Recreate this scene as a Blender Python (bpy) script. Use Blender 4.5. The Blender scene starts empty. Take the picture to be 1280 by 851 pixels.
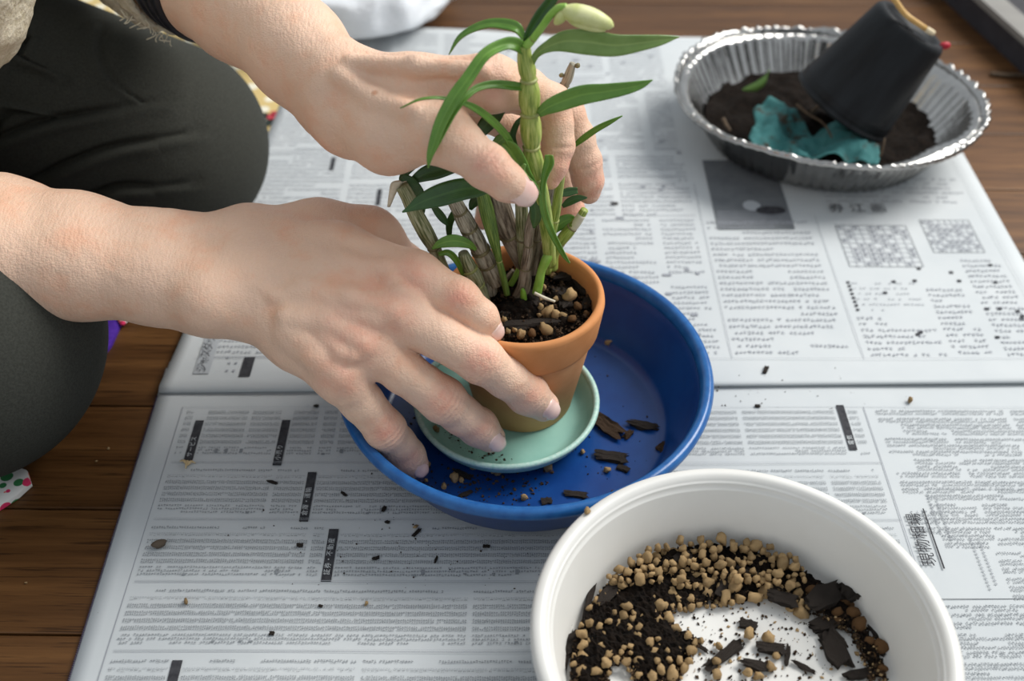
import bpy, bmesh, math, random
import numpy as np
from mathutils import Vector, Matrix, Euler
from math import pi, sin, cos, radians

random.seed(7); RNG = np.random.default_rng(7)
SC = bpy.context.scene
COL = SC.collection

# ------------------------------------------------------------------ camera
F_PX, PITCH, CAM_H = 1360.0, radians(42.2), 0.45
cam_d = bpy.data.cameras.new('camera'); cam = bpy.data.objects.new('camera', cam_d)
COL.objects.link(cam); SC.camera = cam
cam.location = (0, 0, CAM_H); cam.rotation_euler = (pi/2 - PITCH, 0, 0)
cam_d.sensor_width = 36.0; cam_d.sensor_fit = 'HORIZONTAL'
cam_d.lens = 36.0 * F_PX / 1280.0
cam_d.clip_start = 0.01; cam_d.clip_end = 50
cam_d.dof.use_dof = True; cam_d.dof.focus_distance = 0.535; cam_d.dof.aperture_fstop = 6.3

# ------------------------------------------------------------------ light
world = bpy.data.worlds.new('room_daylight'); SC.world = world; world.use_nodes = True
bg = world.node_tree.nodes['Background']
bg.inputs[0].default_value = (0.86, 0.93, 1.0, 1); bg.inputs[1].default_value = 0.56

def area(name, loc, target, sx, sy, power, col):
    l = bpy.data.lights.new(name, 'AREA'); l.shape = 'RECTANGLE'; l.size = sx; l.size_y = sy
    l.energy = power; l.color = col
    o = bpy.data.objects.new(name, l); COL.objects.link(o); o.location = loc
    o.rotation_euler = (Vector(target) - Vector(loc)).to_track_quat('-Z', 'Y').to_euler()
    return o
area('window_light', (1.50, 1.22, 1.70), (0.05, 0.45, 0.0), 1.3, 1.1, 62, (1.0, 0.985, 0.95))

SC.view_settings.view_transform = 'Standard'; SC.view_settings.look = 'None'
SC.view_settings.gamma = 1; SC.view_settings.use_curve_mapping = False
SC.view_settings.exposure = 0.17

# ------------------------------------------------------------------ picking points
_p = PITCH
UPV = np.array([0, sin(_p), cos(_p)]); FWD = np.array([0, cos(_p), -sin(_p)]); CAM = np.array([0, 0, CAM_H])
def ray(px, py):
    return np.array([1.0, 0, 0])*(px-640)/F_PX + UPV*(425.5-py)/F_PX + FWD
def Pz(px, py, z):
    d = ray(px, py); return CAM + d*(z-CAM_H)/d[2]
def Py(px, py, y):
    d = ray(px, py); return CAM + d*y/d[1]
def depth(q): return float((np.asarray(q)-CAM) @ FWD)
def mpp(q): return depth(q)/F_PX            # metres per photo pixel at a point

# ------------------------------------------------------------------ materials
def new_mat(name):
    m = bpy.data.materials.new(name); m.use_nodes = True
    nt = m.node_tree; b = nt.nodes['Principled BSDF']
    return m, nt, b
def nd(nt, t, **kw):
    n = nt.nodes.new(t)
    for k, v in kw.items(): setattr(n, k, v)
    return n
def ramp(nt, src, stops):
    r = nd(nt, 'ShaderNodeValToRGB'); e = r.color_ramp.elements
    while len(e) < len(stops): e.new(0.5)
    for el, (p, c) in zip(e, stops): el.position = p; el.color = (*c, 1)
    nt.links.new(src, r.inputs[0]); return r.outputs[0]
def coords(nt, scale=(1, 1, 1), kind='Object'):
    tc = nd(nt, 'ShaderNodeTexCoord'); mp = nd(nt, 'ShaderNodeMapping')
    mp.inputs['Scale'].default_value = scale
    nt.links.new(tc.outputs[kind], mp.inputs[0]); return mp.outputs[0]
def noise(nt, vec, scale, detail=4, rough=0.6, out='Fac'):
    n = nd(nt, 'ShaderNodeTexNoise'); n.inputs['Scale'].default_value = scale
    n.inputs['Detail'].default_value = detail; n.inputs['Roughness'].default_value = rough
    if vec is not None: nt.links.new(vec, n.inputs['Vector'])
    return n.outputs[out]
def bump(nt, b, h, strength, dist):
    n = nd(nt, 'ShaderNodeBump'); n.inputs['Strength'].default_value = strength
    n.inputs['Distance'].default_value = dist
    nt.links.new(h, n.inputs['Height']); nt.links.new(n.outputs[0], b.inputs['Normal']); return n
def simple(name, c1, c2=None, scale=60, rough=0.6, bs=0.0, bd=0.001, spec=0.5, metal=0, stretch=(1, 1, 1), lo=0.35, hi=0.65, bscale=None):
    m, nt, b = new_mat(name)
    b.inputs['Roughness'].default_value = rough; b.inputs['Metallic'].default_value = metal
    b.inputs['Specular IOR Level'].default_value = spec
    v = coords(nt, stretch); f = noise(nt, v, scale)
    if c2 is None: b.inputs['Base Color'].default_value = (*c1, 1)
    else: nt.links.new(ramp(nt, f, [(lo, c1), (hi, c2)]), b.inputs['Base Color'])
    if bs: bump(nt, b, noise(nt, v, bscale or scale), bs, bd)
    return m

def mat_wood():
    m, nt, b = new_mat('dark_floor_wood')
    oi = nd(nt, 'ShaderNodeObjectInfo')
    tc = nd(nt, 'ShaderNodeTexCoord'); add = nd(nt, 'ShaderNodeVectorMath', operation='ADD')
    sc = nd(nt, 'ShaderNodeVectorMath', operation='SCALE'); sc.inputs[0].default_value = (3.1, 7.7, 1.3)
    nt.links.new(oi.outputs['Random'], sc.inputs['Scale'])
    nt.links.new(tc.outputs['Object'], add.inputs[0]); nt.links.new(sc.outputs[0], add.inputs[1])
    mp = nd(nt, 'ShaderNodeMapping'); mp.inputs['Scale'].default_value = (5, 110, 20)
    nt.links.new(add.outputs[0], mp.inputs[0])
    n1 = noise(nt, mp.outputs[0], 1.0, 6, 0.65)
    mp2 = nd(nt, 'ShaderNodeMapping'); mp2.inputs['Scale'].default_value = (24, 800, 20)
    nt.links.new(add.outputs[0], mp2.inputs[0])
    n2 = noise(nt, mp2.outputs[0], 1.0, 3, 0.6)
    c = ramp(nt, n1, [(0.28, (0.055, 0.022, 0.006)), (0.5, (0.100, 0.043, 0.013)), (0.72, (0.155, 0.070, 0.022))])
    pores = ramp(nt, n2, [(0.56, (1, 1, 1)), (0.66, (0.35, 0.33, 0.30))])
    mx = nd(nt, 'ShaderNodeMix', data_type='RGBA', blend_type='MULTIPLY'); mx.inputs[0].default_value = 0.9
    nt.links.new(c, mx.inputs[6]); nt.links.new(pores, mx.inputs[7])
    hv = nd(nt, 'ShaderNodeHueSaturation')
    mr = nd(nt, 'ShaderNodeMapRange'); mr.inputs[3].default_value = 0.75; mr.inputs[4].default_value = 1.25
    nt.links.new(oi.outputs['Random'], mr.inputs[0]); nt.links.new(mr.outputs[0], hv.inputs['Value'])
    nt.links.new(mx.outputs[2], hv.inputs['Color']); nt.links.new(hv.outputs[0], b.inputs['Base Color'])
    b.inputs['Roughness'].default_value = 0.42; b.inputs['Specular IOR Level'].default_value = 0.3
    bump(nt, b, n2, 0.12, 0.0006)
    return m

def mat_skin(name='skin', base=(0.77, 0.515, 0.370)):
    m, nt, b = new_mat(name)
    at = nd(nt, 'ShaderNodeAttribute'); at.attribute_name = 'red'
    v = coords(nt)
    n1 = noise(nt, v, 55, 5, 0.6)
    c1 = ramp(nt, n1, [(0.3, (base[0]*.97, base[1]*.98, base[2]*1.0)), (0.5, base), (0.7, (base[0]*1.0, base[1]*.86, base[2]*.80))])
    # freckles
    vo = nd(nt, 'ShaderNodeTexVoronoi'); vo.inputs['Scale'].default_value = 62; nt.links.new(v, vo.inputs['Vector'])
    sp = ramp(nt, vo.outputs['Distance'], [(0.05, (0.74, 0.58, 0.50)), (0.12, (1, 1, 1))])
    # only some cells
    sel = nd(nt, 'ShaderNodeSeparateColor'); nt.links.new(vo.outputs['Color'], sel.inputs[0])
    lt = nd(nt, 'ShaderNodeMath', operation='LESS_THAN'); lt.inputs[1].default_value = 0.13
    nt.links.new(sel.outputs[0], lt.inputs[0])
    mxs = nd(nt, 'ShaderNodeMix', data_type='RGBA', blend_type='MULTIPLY')
    nt.links.new(lt.outputs[0], mxs.inputs[0]); nt.links.new(c1, mxs.inputs[6]); nt.links.new(sp, mxs.inputs[7])
    mx = nd(nt, 'ShaderNodeMix', data_type='RGBA', blend_type='MIX')
    red = nd(nt, 'ShaderNodeRGB'); red.outputs[0].default_value = (0.70, 0.27, 0.19, 1)
    mlt = nd(nt, 'ShaderNodeMath', operation='MULTIPLY')
    nr = nd(nt, 'ShaderNodeMapRange'); nr.inputs[1].default_value = 0.3; nr.inputs[2].default_value = 0.6
    nr.inputs[3].default_value = 0.35; nr.inputs[4].default_value = 1
    nt.links.new(noise(nt, v, 170, 4), nr.inputs[0])
    nt.links.new(at.outputs['Fac'], mlt.inputs[0]); nt.links.new(nr.outputs[0], mlt.inputs[1])
    nt.links.new(mlt.outputs[0], mx.inputs[0]); nt.links.new(mxs.outputs[2], mx.inputs[6]); nt.links.new(red.outputs[0], mx.inputs[7])
    nt.links.new(mx.outputs[2], b.inputs['Base Color'])
    b.inputs['Roughness'].default_value = 0.50
    b.inputs['Specular IOR Level'].default_value = 0.42
    b.inputs['Subsurface Weight'].default_value = 0.07
    b.inputs['Subsurface Radius'].default_value = (0.0045, 0.0016, 0.0009)
    b.inputs['Subsurface Scale'].default_value = 1.0
    # fine skin lines
    vs = nd(nt, 'ShaderNodeTexVoronoi', feature='DISTANCE_TO_EDGE'); vs.inputs['Scale'].default_value = 820
    mp = coords(nt, (0.55, 1, 1)); nt.links.new(mp, vs.inputs['Vector'])
    r1 = nd(nt, 'ShaderNodeMapRange'); r1.inputs[1].default_value = 0.0; r1.inputs[2].default_value = 0.22
    nt.links.new(vs.outputs['Distance'], r1.inputs[0])
    ad = nd(nt, 'ShaderNodeMath', operation='MULTIPLY_ADD')
    nt.links.new(noise(nt, v, 260, 6, 0.7), ad.inputs[0]); ad.inputs[1].default_value = 2.6
    nt.links.new(r1.outputs[0], ad.inputs[2])
    r3 = nd(nt, 'ShaderNodeMapRange'); r3.inputs[1].default_value = 0.36; r3.inputs[2].default_value = 0.62; r3.inputs[4].default_value = 1.7
    nt.links.new(noise(nt, coords(nt, (620, 190, 330)), 1.0, 3, 0.55), r3.inputs[0])
    a3 = nd(nt, 'ShaderNodeMath', operation='ADD'); nt.links.new(ad.outputs[0], a3.inputs[0]); nt.links.new(r3.outputs[0], a3.inputs[1])
    bump(nt, b, a3.outputs[0], 0.30, 0.00050)
    return m

M = {}
M['wood'] = mat_wood()
M['skin'] = mat_skin()
M['nail'] = simple('fingernail', (0.78, 0.50, 0.43), (0.83, 0.62, 0.54), 120, 0.24, spec=0.55)
M['paper'] = simple('newsprint', (0.50, 0.525, 0.535), (0.545, 0.565, 0.57), 14, 0.85, 0.10, 0.0006, 0.2, bscale=25)
M['paper_edge'] = simple('newsprint_edge', (0.60, 0.62, 0.62), (0.70, 0.72, 0.73), 300, 0.9, 0.0, spec=0.1)
M['ink'] = simple('grey_ink', (0.255, 0.27, 0.285), None, rough=0.85, spec=0.1)
M['ink_dark'] = simple('black_ink', (0.035, 0.035, 0.04), (0.06, 0.06, 0.065), 300, 0.8, spec=0.15)
M['ink_mid'] = simple('photo_grey_ink', (0.13, 0.14, 0.15), (0.17, 0.18, 0.19), 60, 0.85, spec=0.1)
M['ink_lite'] = simple('light_grey_ink', (0.40, 0.42, 0.44), None, rough=0.85, spec=0.1)
M['ink_line'] = simple('thin_rule_ink', (0.30, 0.31, 0.34), None, rough=0.85, spec=0.1)
M['ink_violet'] = simple('violet_edge_ink', (0.03, 0.02, 0.05), None, rough=0.85, spec=0.1)
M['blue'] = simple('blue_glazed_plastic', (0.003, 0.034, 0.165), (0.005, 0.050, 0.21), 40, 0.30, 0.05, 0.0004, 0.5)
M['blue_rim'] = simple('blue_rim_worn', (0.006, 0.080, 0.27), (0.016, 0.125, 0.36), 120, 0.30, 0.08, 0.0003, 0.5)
M['celadon'] = simple('celadon_ceramic', (0.235, 0.47, 0.40), (0.30, 0.54, 0.46), 45, 0.42, 0.06, 0.0004, 0.5)
M['celadon_rim'] = simple('celadon_worn_rim', (0.32, 0.55, 0.47), (0.50, 0.66, 0.58), 500, 0.5, 0.1, 0.0003, 0.4)
M['terra'] = simple('terracotta', (0.56, 0.225, 0.075), (0.63, 0.275, 0.105), 40, 0.78, 0.12, 0.0006, 0.3, bscale=420)
M['terra_body'] = simple('terracotta_lower', (0.52, 0.235, 0.095), (0.60, 0.30, 0.135), 45, 0.8, 0.12, 0.0006, 0.3, bscale=420)
M['white_plastic'] = simple('white_plastic', (0.67, 0.655, 0.615), (0.71, 0.695, 0.66), 18, 0.36, 0.03, 0.0006, 0.5)
M['foil'] = simple('aluminium_foil', (0.36, 0.35, 0.335), (0.48, 0.47, 0.45), 30, 0.19, 0.25, 0.0012, 0.5, metal=1.0, bscale=120)
M['black_plastic'] = simple('black_pot_plastic', (0.004, 0.0045, 0.0055), (0.011, 0.013, 0.015), 24, 0.5, 0.10, 0.0005, 0.22, stretch=(3, 3, 0.4))
M['soil'] = simple('potting_soil', (0.003, 0.002, 0.0015), (0.013, 0.008, 0.005), 420, 0.95, 0.9, 0.002, 0.15)
M['crumb'] = simple('soil_crumb', (0.014, 0.009, 0.006), (0.085, 0.052, 0.030), 300, 0.95, 0.5, 0.0008, 0.15)
M['bark'] = simple('dark_bark', (0.010, 0.008, 0.007), (0.058, 0.044, 0.035), 260, 0.85, 0.8, 0.001, 0.25, stretch=(0.25, 1, 1))
M['bark_brown'] = simple('brown_bark', (0.030, 0.017, 0.009), (0.085, 0.048, 0.026), 240, 0.85, 0.8, 0.001, 0.25, stretch=(0.25, 1, 1))
def mat_pumice():
    m, nt, b = new_mat('tan_pumice'); v = coords(nt); oi = nd(nt, 'ShaderNodeObjectInfo')
    c = ramp(nt, noise(nt, v, 420, 5, 0.7), [(0.3, (0.30, 0.185, 0.080)), (0.52, (0.50, 0.335, 0.165)), (0.7, (0.60, 0.43, 0.24))])
    hv = nd(nt, 'ShaderNodeHueSaturation'); mr = nd(nt, 'ShaderNodeMapRange')
    mr.inputs[3].default_value = 0.72; mr.inputs[4].default_value = 1.12
    nt.links.new(oi.outputs['Random'], mr.inputs[0]); nt.links.new(mr.outputs[0], hv.inputs['Value'])
    nt.links.new(c, hv.inputs['Color']); nt.links.new(hv.outputs[0], b.inputs['Base Color'])
    b.inputs['Roughness'].default_value = 0.95; b.inputs['Specular IOR Level'].default_value = 0.15
    bump(nt, b, noise(nt, v, 700, 5, 0.7), 0.7, 0.0008); return m
M['pumice'] = mat_pumice()
M['pumice_damp'] = simple('damp_pumice', (0.085, 0.042, 0.016), (0.20, 0.105, 0.045), 300, 0.9, 0.6, 0.0008, 0.2)
M['trouser'] = simple('dark_olive_trouser', (0.036, 0.037, 0.031), (0.052, 0.053, 0.045), 900, 0.93, 0.35, 0.0006, 0.15)
M['knit'] = simple('beige_knit', (0.46, 0.40, 0.28), (0.62, 0.56, 0.44), 260, 0.95, 0.8, 0.002, 0.1)
M['band'] = simple('black_hair_band', (0.006, 0.007, 0.010), (0.014, 0.016, 0.024), 300, 0.42, 0.3, 0.0005, 0.4)
M['leaf'] = None
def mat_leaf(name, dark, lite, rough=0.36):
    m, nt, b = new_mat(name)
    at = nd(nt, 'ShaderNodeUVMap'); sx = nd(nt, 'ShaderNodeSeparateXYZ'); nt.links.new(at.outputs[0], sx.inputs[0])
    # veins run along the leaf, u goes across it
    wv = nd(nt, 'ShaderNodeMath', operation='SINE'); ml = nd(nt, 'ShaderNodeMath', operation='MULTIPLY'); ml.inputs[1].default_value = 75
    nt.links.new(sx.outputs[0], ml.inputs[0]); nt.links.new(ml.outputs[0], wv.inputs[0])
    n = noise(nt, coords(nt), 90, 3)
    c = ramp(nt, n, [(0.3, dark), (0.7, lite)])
    # pale midrib
    sb = nd(nt, 'ShaderNodeMath', operation='SUBTRACT'); sb.inputs[1].default_value = 0.5; nt.links.new(sx.outputs[0], sb.inputs[0])
    ab = nd(nt, 'ShaderNodeMath', operation='ABSOLUTE'); nt.links.new(sb.outputs[0], ab.inputs[0])
    mr = nd(nt, 'ShaderNodeMapRange'); mr.inputs[1].default_value = 0.02; mr.inputs[2].default_value = 0.07
    mr.inputs[3].default_value = 0.45; mr.inputs[4].default_value = 0.0; nt.links.new(ab.outputs[0], mr.inputs[0])
    mx = nd(nt, 'ShaderNodeMix', data_type='RGBA'); nt.links.new(mr.outputs[0], mx.inputs[0]); nt.links.new(c, mx.inputs[6])
    mx.inputs[7].default_value = (lite[0]*1.7, lite[1]*1.45, lite[2]*1.6, 1)
    nt.links.new(mx.outputs[2], b.inputs['Base Color'])
    b.inputs['Roughness'].default_value = rough
    b.inputs['Transmission Weight'].default_value = 0.0
    b.inputs['Subsurface Weight'].default_value = 0.15; b.inputs['Subsurface Radius'].default_value = (0.001, 0.002, 0.0005)
    bump(nt, b, wv.outputs[0], 0.12, 0.0003); return m
M['leaf'] = mat_leaf('orchid_leaf', (0.085, 0.21, 0.020), (0.14, 0.29, 0.040))
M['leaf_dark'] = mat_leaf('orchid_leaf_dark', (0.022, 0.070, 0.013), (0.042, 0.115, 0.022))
M['leaf_pale'] = mat_leaf('orchid_leaf_underside', (0.12, 0.26, 0.05), (0.18, 0.34, 0.08), 0.45)
M['leaf_grey'] = mat_leaf('orchid_leaf_matte', (0.15, 0.25, 0.050), (0.21, 0.32, 0.085), 0.45)
def mat_cane(name, a, bcol, stripe, amount):
    m, nt, b = new_mat(name)
    at = nd(nt, 'ShaderNodeUVMap'); mp = nd(nt, 'ShaderNodeMapping'); mp.inputs['Scale'].default_value = (26, 1.6, 1)
    nt.links.new(at.outputs[0], mp.inputs[0])
    n = noise(nt, mp.outputs[0], 1.0, 4, 0.6)
    c = ramp(nt, n, [(0.36, stripe), (0.5, a), (0.68, bcol)])
    nt.links.new(c, b.inputs['Base Color']); b.inputs['Roughness'].default_value = 0.5
    bump(nt, b, n, amount, 0.0006); return m
M['cane_green'] = mat_cane('green_cane', (0.31, 0.38, 0.075), (0.50, 0.53, 0.18), (0.14, 0.22, 0.028), 0.35)
M['cane_slim'] = mat_cane('slim_green_cane', (0.12, 0.21, 0.035), (0.25, 0.34, 0.09), (0.06, 0.12, 0.02), 0.3)
M['cane_old'] = mat_cane('old_grey_cane', (0.36, 0.32, 0.235), (0.56, 0.525, 0.42), (0.105, 0.085, 0.055), 0.6)
M['cane_brown'] = mat_cane('old_brown_cane', (0.27, 0.215, 0.155), (0.46, 0.395, 0.31), (0.085, 0.062, 0.042), 0.6)
M['cane_mix'] = mat_cane('grey_green_cane', (0.27, 0.28, 0.14), (0.50, 0.49, 0.34), (0.085, 0.105, 0.03), 0.5)
M['node'] = simple('cane_node', (0.22, 0.25, 0.05), (0.36, 0.36, 0.14), 300, 0.5, 0.2, 0.0004)
M['node_brown'] = simple('cane_node_brown', (0.12, 0.085, 0.04), (0.25, 0.22, 0.10), 300, 0.6, 0.2, 0.0004)
M['shoot'] = simple('fresh_shoot', (0.19, 0.40, 0.04), (0.30, 0.50, 0.09), 120, 0.42)
M['bud'] = simple('pale_bud', (0.52, 0.56, 0.19), (0.70, 0.70, 0.36), 110, 0.45, spec=0.35)
M['sheath'] = simple('dry_sheath', (0.60, 0.54, 0.40), (0.72, 0.66, 0.53), 200, 0.7, 0.3, 0.0004)
M['teal'] = None
def mat_teal():
    m, nt, b = new_mat('teal_mesh_cloth'); v = coords(nt, (1, 1, 1), 'UV')
    ch = nd(nt, 'ShaderNodeTexBrick'); ch.offset = 0; ch.inputs['Scale'].default_value = 1
    ch.inputs['Brick Width'].default_value = 0.022; ch.inputs['Row Height'].default_value = 0.022; ch.inputs['Mortar Size'].default_value = 0.005
    ch.inputs['Color1'].default_value = (0.009, 0.072, 0.078, 1); ch.inputs['Color2'].default_value = (0.012, 0.088, 0.090, 1)
    ch.inputs['Mortar'].default_value = (0.045, 0.20, 0.195, 1); nt.links.new(v, ch.inputs[0])
    n = noise(nt, coords(nt), 48, 5, 0.7)
    mx = nd(nt, 'ShaderNodeMix', data_type='RGBA')
    r = nd(nt, 'ShaderNodeMapRange'); r.inputs[1].default_value = 0.54; r.inputs[2].default_value = 0.64; nt.links.new(n, r.inputs[0])
    nt.links.new(r.outputs[0], mx.inputs[0]); nt.links.new(ch.outputs['Color'], mx.inputs[6]); mx.inputs[7].default_value = (0.045, 0.032, 0.018, 1)
    nt.links.new(mx.outputs[2], b.inputs['Base Color']); b.inputs['Roughness'].default_value = 0.8
    bump(nt, b, ch.outputs['Fac'], 0.4, 0.0008); return m
M['teal'] = mat_teal()
def mat_bag():
    m, nt, b = new_mat('white_bag_film'); b.inputs['Base Color'].default_value = (0.84, 0.86, 0.89, 1)
    b.inputs['Roughness'].default_value = 0.35; b.inputs['Subsurface Weight'].default_value = 0.2
    b.inputs['Subsurface Radius'].default_value = (0.01, 0.01, 0.01)
    bump(nt, b, noise(nt, coords(nt), 18, 4), 0.35, 0.012); return m
M['bag'] = mat_bag()
def mat_dots():
    m, nt, b = new_mat('yellow_dotted_cloth'); v = coords(nt, (60, 60, 60))
    vo = nd(nt, 'ShaderNodeTexVoronoi'); vo.inputs['Scale'].default_value = 1.0; vo.inputs['Randomness'].default_value = 0.25
    nt.links.new(v, vo.inputs['Vector'])
    c = ramp(nt, vo.outputs['Distance'], [(0.28, (0.80, 0.76, 0.62)), (0.36, (0.62, 0.46, 0.19))])
    nt.links.new(c, b.inputs['Base Color']); b.inputs['Roughness'].default_value = 0.9
    bump(nt, b, noise(nt, coords(nt), 700, 2), 0.3, 0.0006); return m
M['dots'] = mat_dots()
def mat_floral():
    m, nt, b = new_mat('white_floral_cloth'); v = coords(nt)
    vo = nd(nt, 'ShaderNodeTexVoronoi'); vo.inputs['Scale'].default_value = 130; nt.links.new(v, vo.inputs['Vector'])
    sel = nd(nt, 'ShaderNodeSeparateColor'); nt.links.new(vo.outputs['Color'], sel.inputs[0])
    pc = ramp(nt, sel.outputs[0], [(0.0, (0.80, 0.10, 0.02)), (0.34, (0.70, 0.03, 0.12)), (0.6, (0.03, 0.20, 0.06)), (0.85, (0.78, 0.76, 0.72))])
    pc_node = pc.node; pc_node.color_ramp.interpolation = 'CONSTANT'
    lt = nd(nt, 'ShaderNodeMath', operation='LESS_THAN'); lt.inputs[1].default_value = 0.42; nt.links.new(vo.outputs['Distance'], lt.inputs[0])
    mx = nd(nt, 'ShaderNodeMix', data_type='RGBA'); nt.links.new(lt.outputs[0], mx.inputs[0])
    mx.inputs[6].default_value = (0.78, 0.76, 0.72, 1); nt.links.new(pc, mx.inputs[7])
    nt.links.new(mx.outputs[2], b.inputs['Base Color']); b.inputs['Roughness'].default_value = 0.9; return m
M['floral'] = mat_floral()
M['purple'] = simple('purple_cloth', (0.055, 0.018, 0.22), (0.075, 0.026, 0.28), 300, 0.9, 0.3, 0.0006, 0.1)
M['red'] = simple('red_plastic', (0.45, 0.012, 0.03), None, rough=0.5)
M['red_cloth'] = simple('red_print_cloth', (0.50, 0.05, 0.07), (0.42, 0.03, 0.05), 200, 0.9)
M['black_cloth'] = simple('black_print_cloth', (0.012, 0.018, 0.015), (0.02, 0.03, 0.022), 200, 0.9)
M['straw'] = simple('ochre_straw', (0.48, 0.27, 0.07), (0.60, 0.38, 0.14), 120, 0.6)
M['straw_tip'] = simple('pale_straw_end', (0.70, 0.58, 0.38), None, rough=0.7)
M['twig'] = simple('brown_twig', (0.060, 0.038, 0.022), (0.12, 0.08, 0.045), 300, 0.85, 0.4, 0.0006)
M['grey_board'] = simple('grey_board', (0.19, 0.18, 0.165), (0.22, 0.21, 0.19), 40, 0.6, 0.1, 0.0005)
M['dark_board'] = simple('dark_board_side', (0.018, 0.016, 0.020), (0.03, 0.027, 0.033), 60, 0.7)
M['husk'] = simple('dry_husk', (0.50, 0.36, 0.18), (0.62, 0.48, 0.28), 300, 0.85, 0.5, 0.0005)
M['stone'] = simple('brown_stone', (0.065, 0.045, 0.030), (0.11, 0.078, 0.052), 300, 0.7, 0.3, 0.0005)

# ------------------------------------------------------------------ object helpers
def put(o, parent=None):
    COL.objects.link(o)
    if parent is not None: o.parent = parent
    return o
def wloc(p):
    v = Vector((0, 0, 0))
    while p is not None: v += p.location; p = p.parent
    return v
def meshobj(name, verts, faces, mat, parent=None, smooth=True, local=False, uv=None, mats=None, midx=None):
    me = bpy.data.meshes.new(name)
    V = np.asarray(verts, dtype=np.float64)
    if parent is not None and not local: V = V - np.array(wloc(parent))
    me.from_pydata(V.tolist(), [], faces if isinstance(faces, list) else faces.tolist())
    for mm in (mats or [mat]): me.materials.append(mm)
    if smooth: me.polygons.foreach_set('use_smooth', np.ones(len(me.polygons), bool))
    if midx is not None: me.polygons.foreach_set('material_index', np.asarray(midx, np.int32))
    if uv is not None:
        l = me.uv_layers.new(name='UVMap'); vi = np.zeros(len(me.loops), np.int32); me.loops.foreach_get('vertex_index', vi)
        l.data.foreach_set('uv', np.asarray(uv, np.float32)[vi].ravel())
    me.update()
    return put(bpy.data.objects.new(name, me), parent)
def tag(o, label=None, cat=None, group=None, kind=None):
    if label: o['label'] = label
    if cat: o['category'] = cat
    if group: o['group'] = group
    if kind: o['kind'] = kind
    return o
def thing(name, loc, label, cat, group=None):
    o = bpy.data.objects.new(name, None); o.empty_display_size = 0.01; o.location = tuple(loc); COL.objects.link(o)
    return tag(o, label, cat, group)
def lathe_data(prof, seg=96, mod=None):
    V, Fc = [], []; n = len(prof)
    for i in range(seg):
        a = 2*pi*i/seg
        for j, (r, z) in enumerate(prof):
            rr = r if mod is None else r + mod(a, j)
            V.append((rr*cos(a), rr*sin(a), z))
    for i in range(seg):
        for j in range(n-1):
            a, b = i*n+j, ((i+1) % seg)*n+j
            Fc.append((a, b, b+1, a+1))
    return np.array(V), Fc
def cr(P, n):
    """catmull-rom through rows of P, n samples per span"""
    P = np.asarray(P, float); Q = np.vstack([2*P[0]-P[1], P, 2*P[-1]-P[-2]]); out = []
    for i in range(len(P)-1):
        a, b, c, d = Q[i:i+4]
        for t in np.arange(n)/n:
            out.append(0.5*((2*b)+(-a+c)*t+(2*a-5*b+4*c-d)*t*t+(-a+3*b-3*c+d)*t**3))
    out.append(P[-1]); return np.array(out)
def tube_data(P, R, seg=12, cap=True):
    P = np.asarray(P, float); n = len(P); V = []; UV = []
    T = np.gradient(P, axis=0); T /= np.linalg.norm(T, axis=1)[:, None]+1e-12
    up = np.array([0.3, -0.8, 0.5]); L = np.concatenate([[0], np.cumsum(np.linalg.norm(np.diff(P, axis=0), axis=1))])
    for i in range(n):
        s = np.cross(T[i], up); s /= np.linalg.norm(s)+1e-12; u = np.cross(s, T[i])
        for k in range(seg):
            a = 2*pi*k/seg; V.append(P[i]+R[i]*(s*cos(a)+u*sin(a))); UV.append((k/seg if k < seg else 1, L[i]/0.02))
    Fc = []
    for i in range(n-1):
        for k in range(seg):
            Fc.append((i*seg+k, i*seg+(k+1) % seg, (i+1)*seg+(k+1) % seg, (i+1)*seg+k))
    if cap: Fc.append(tuple(range(seg))[::-1]); Fc.append(tuple((n-1)*seg+k for k in range(seg)))
    return np.array(V), Fc, UV
def tube(name, P, R, mat, parent=None, seg=12, smooth=True):
    V, Fc, UV = tube_data(P, R, seg); return meshobj(name, V, Fc, mat, parent, smooth, uv=UV)
def join_data(parts):
    V, Fc, o = [], [], 0
    for v, f in parts:
        V.append(np.asarray(v)); Fc += [tuple(i+o for i in q) for q in f]; o += len(v)
    return np.vstack(V), Fc
def box_data(c, s, rz=0.0, bev=0.0):
    bm = bmesh.new(); bmesh.ops.create_cube(bm, size=1)
    bmesh.ops.scale(bm, vec=s, verts=bm.verts)
    if bev: bmesh.ops.bevel(bm, geom=bm.edges, offset=bev, segments=2, affect='EDGES', profile=0.5)
    bmesh.ops.rotate(bm, cent=(0, 0, 0), matrix=Matrix.Rotation(rz, 3, 'Z'), verts=bm.verts)
    bmesh.ops.translate(bm, vec=c, verts=bm.verts); bm.verts.index_update()
    V = np.array([v.co[:] for v in bm.verts]); Fc = [tuple(v.index for v in f.verts) for f in bm.faces]; bm.free(); return V, Fc
_lat = RNG.random((32, 32, 32))
def vnoise(P, s):
    q = np.asarray(P)*s; i = np.floor(q).astype(int); f = q-i; f = f*f*(3-2*f); r = 0
    for dx in (0, 1):
        for dy in (0, 1):
            for dz in (0, 1):
                w = (f[:, 0] if dx else 1-f[:, 0])*(f[:, 1] if dy else 1-f[:, 1])*(f[:, 2] if dz else 1-f[:, 2])
                r = r + w*_lat[(i[:, 0]+dx) % 32, (i[:, 1]+dy) % 32, (i[:, 2]+dz) % 32]
    return r-0.5
def ico(sub):
    bm = bmesh.new(); bmesh.ops.create_icosphere(bm, subdivisions=sub, radius=1)
    bm.verts.index_update()
    V = np.array([v.co[:] for v in bm.verts]); Fc = [tuple(v.index for v in f.verts) for f in bm.faces]; bm.free(); return V, Fc

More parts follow.
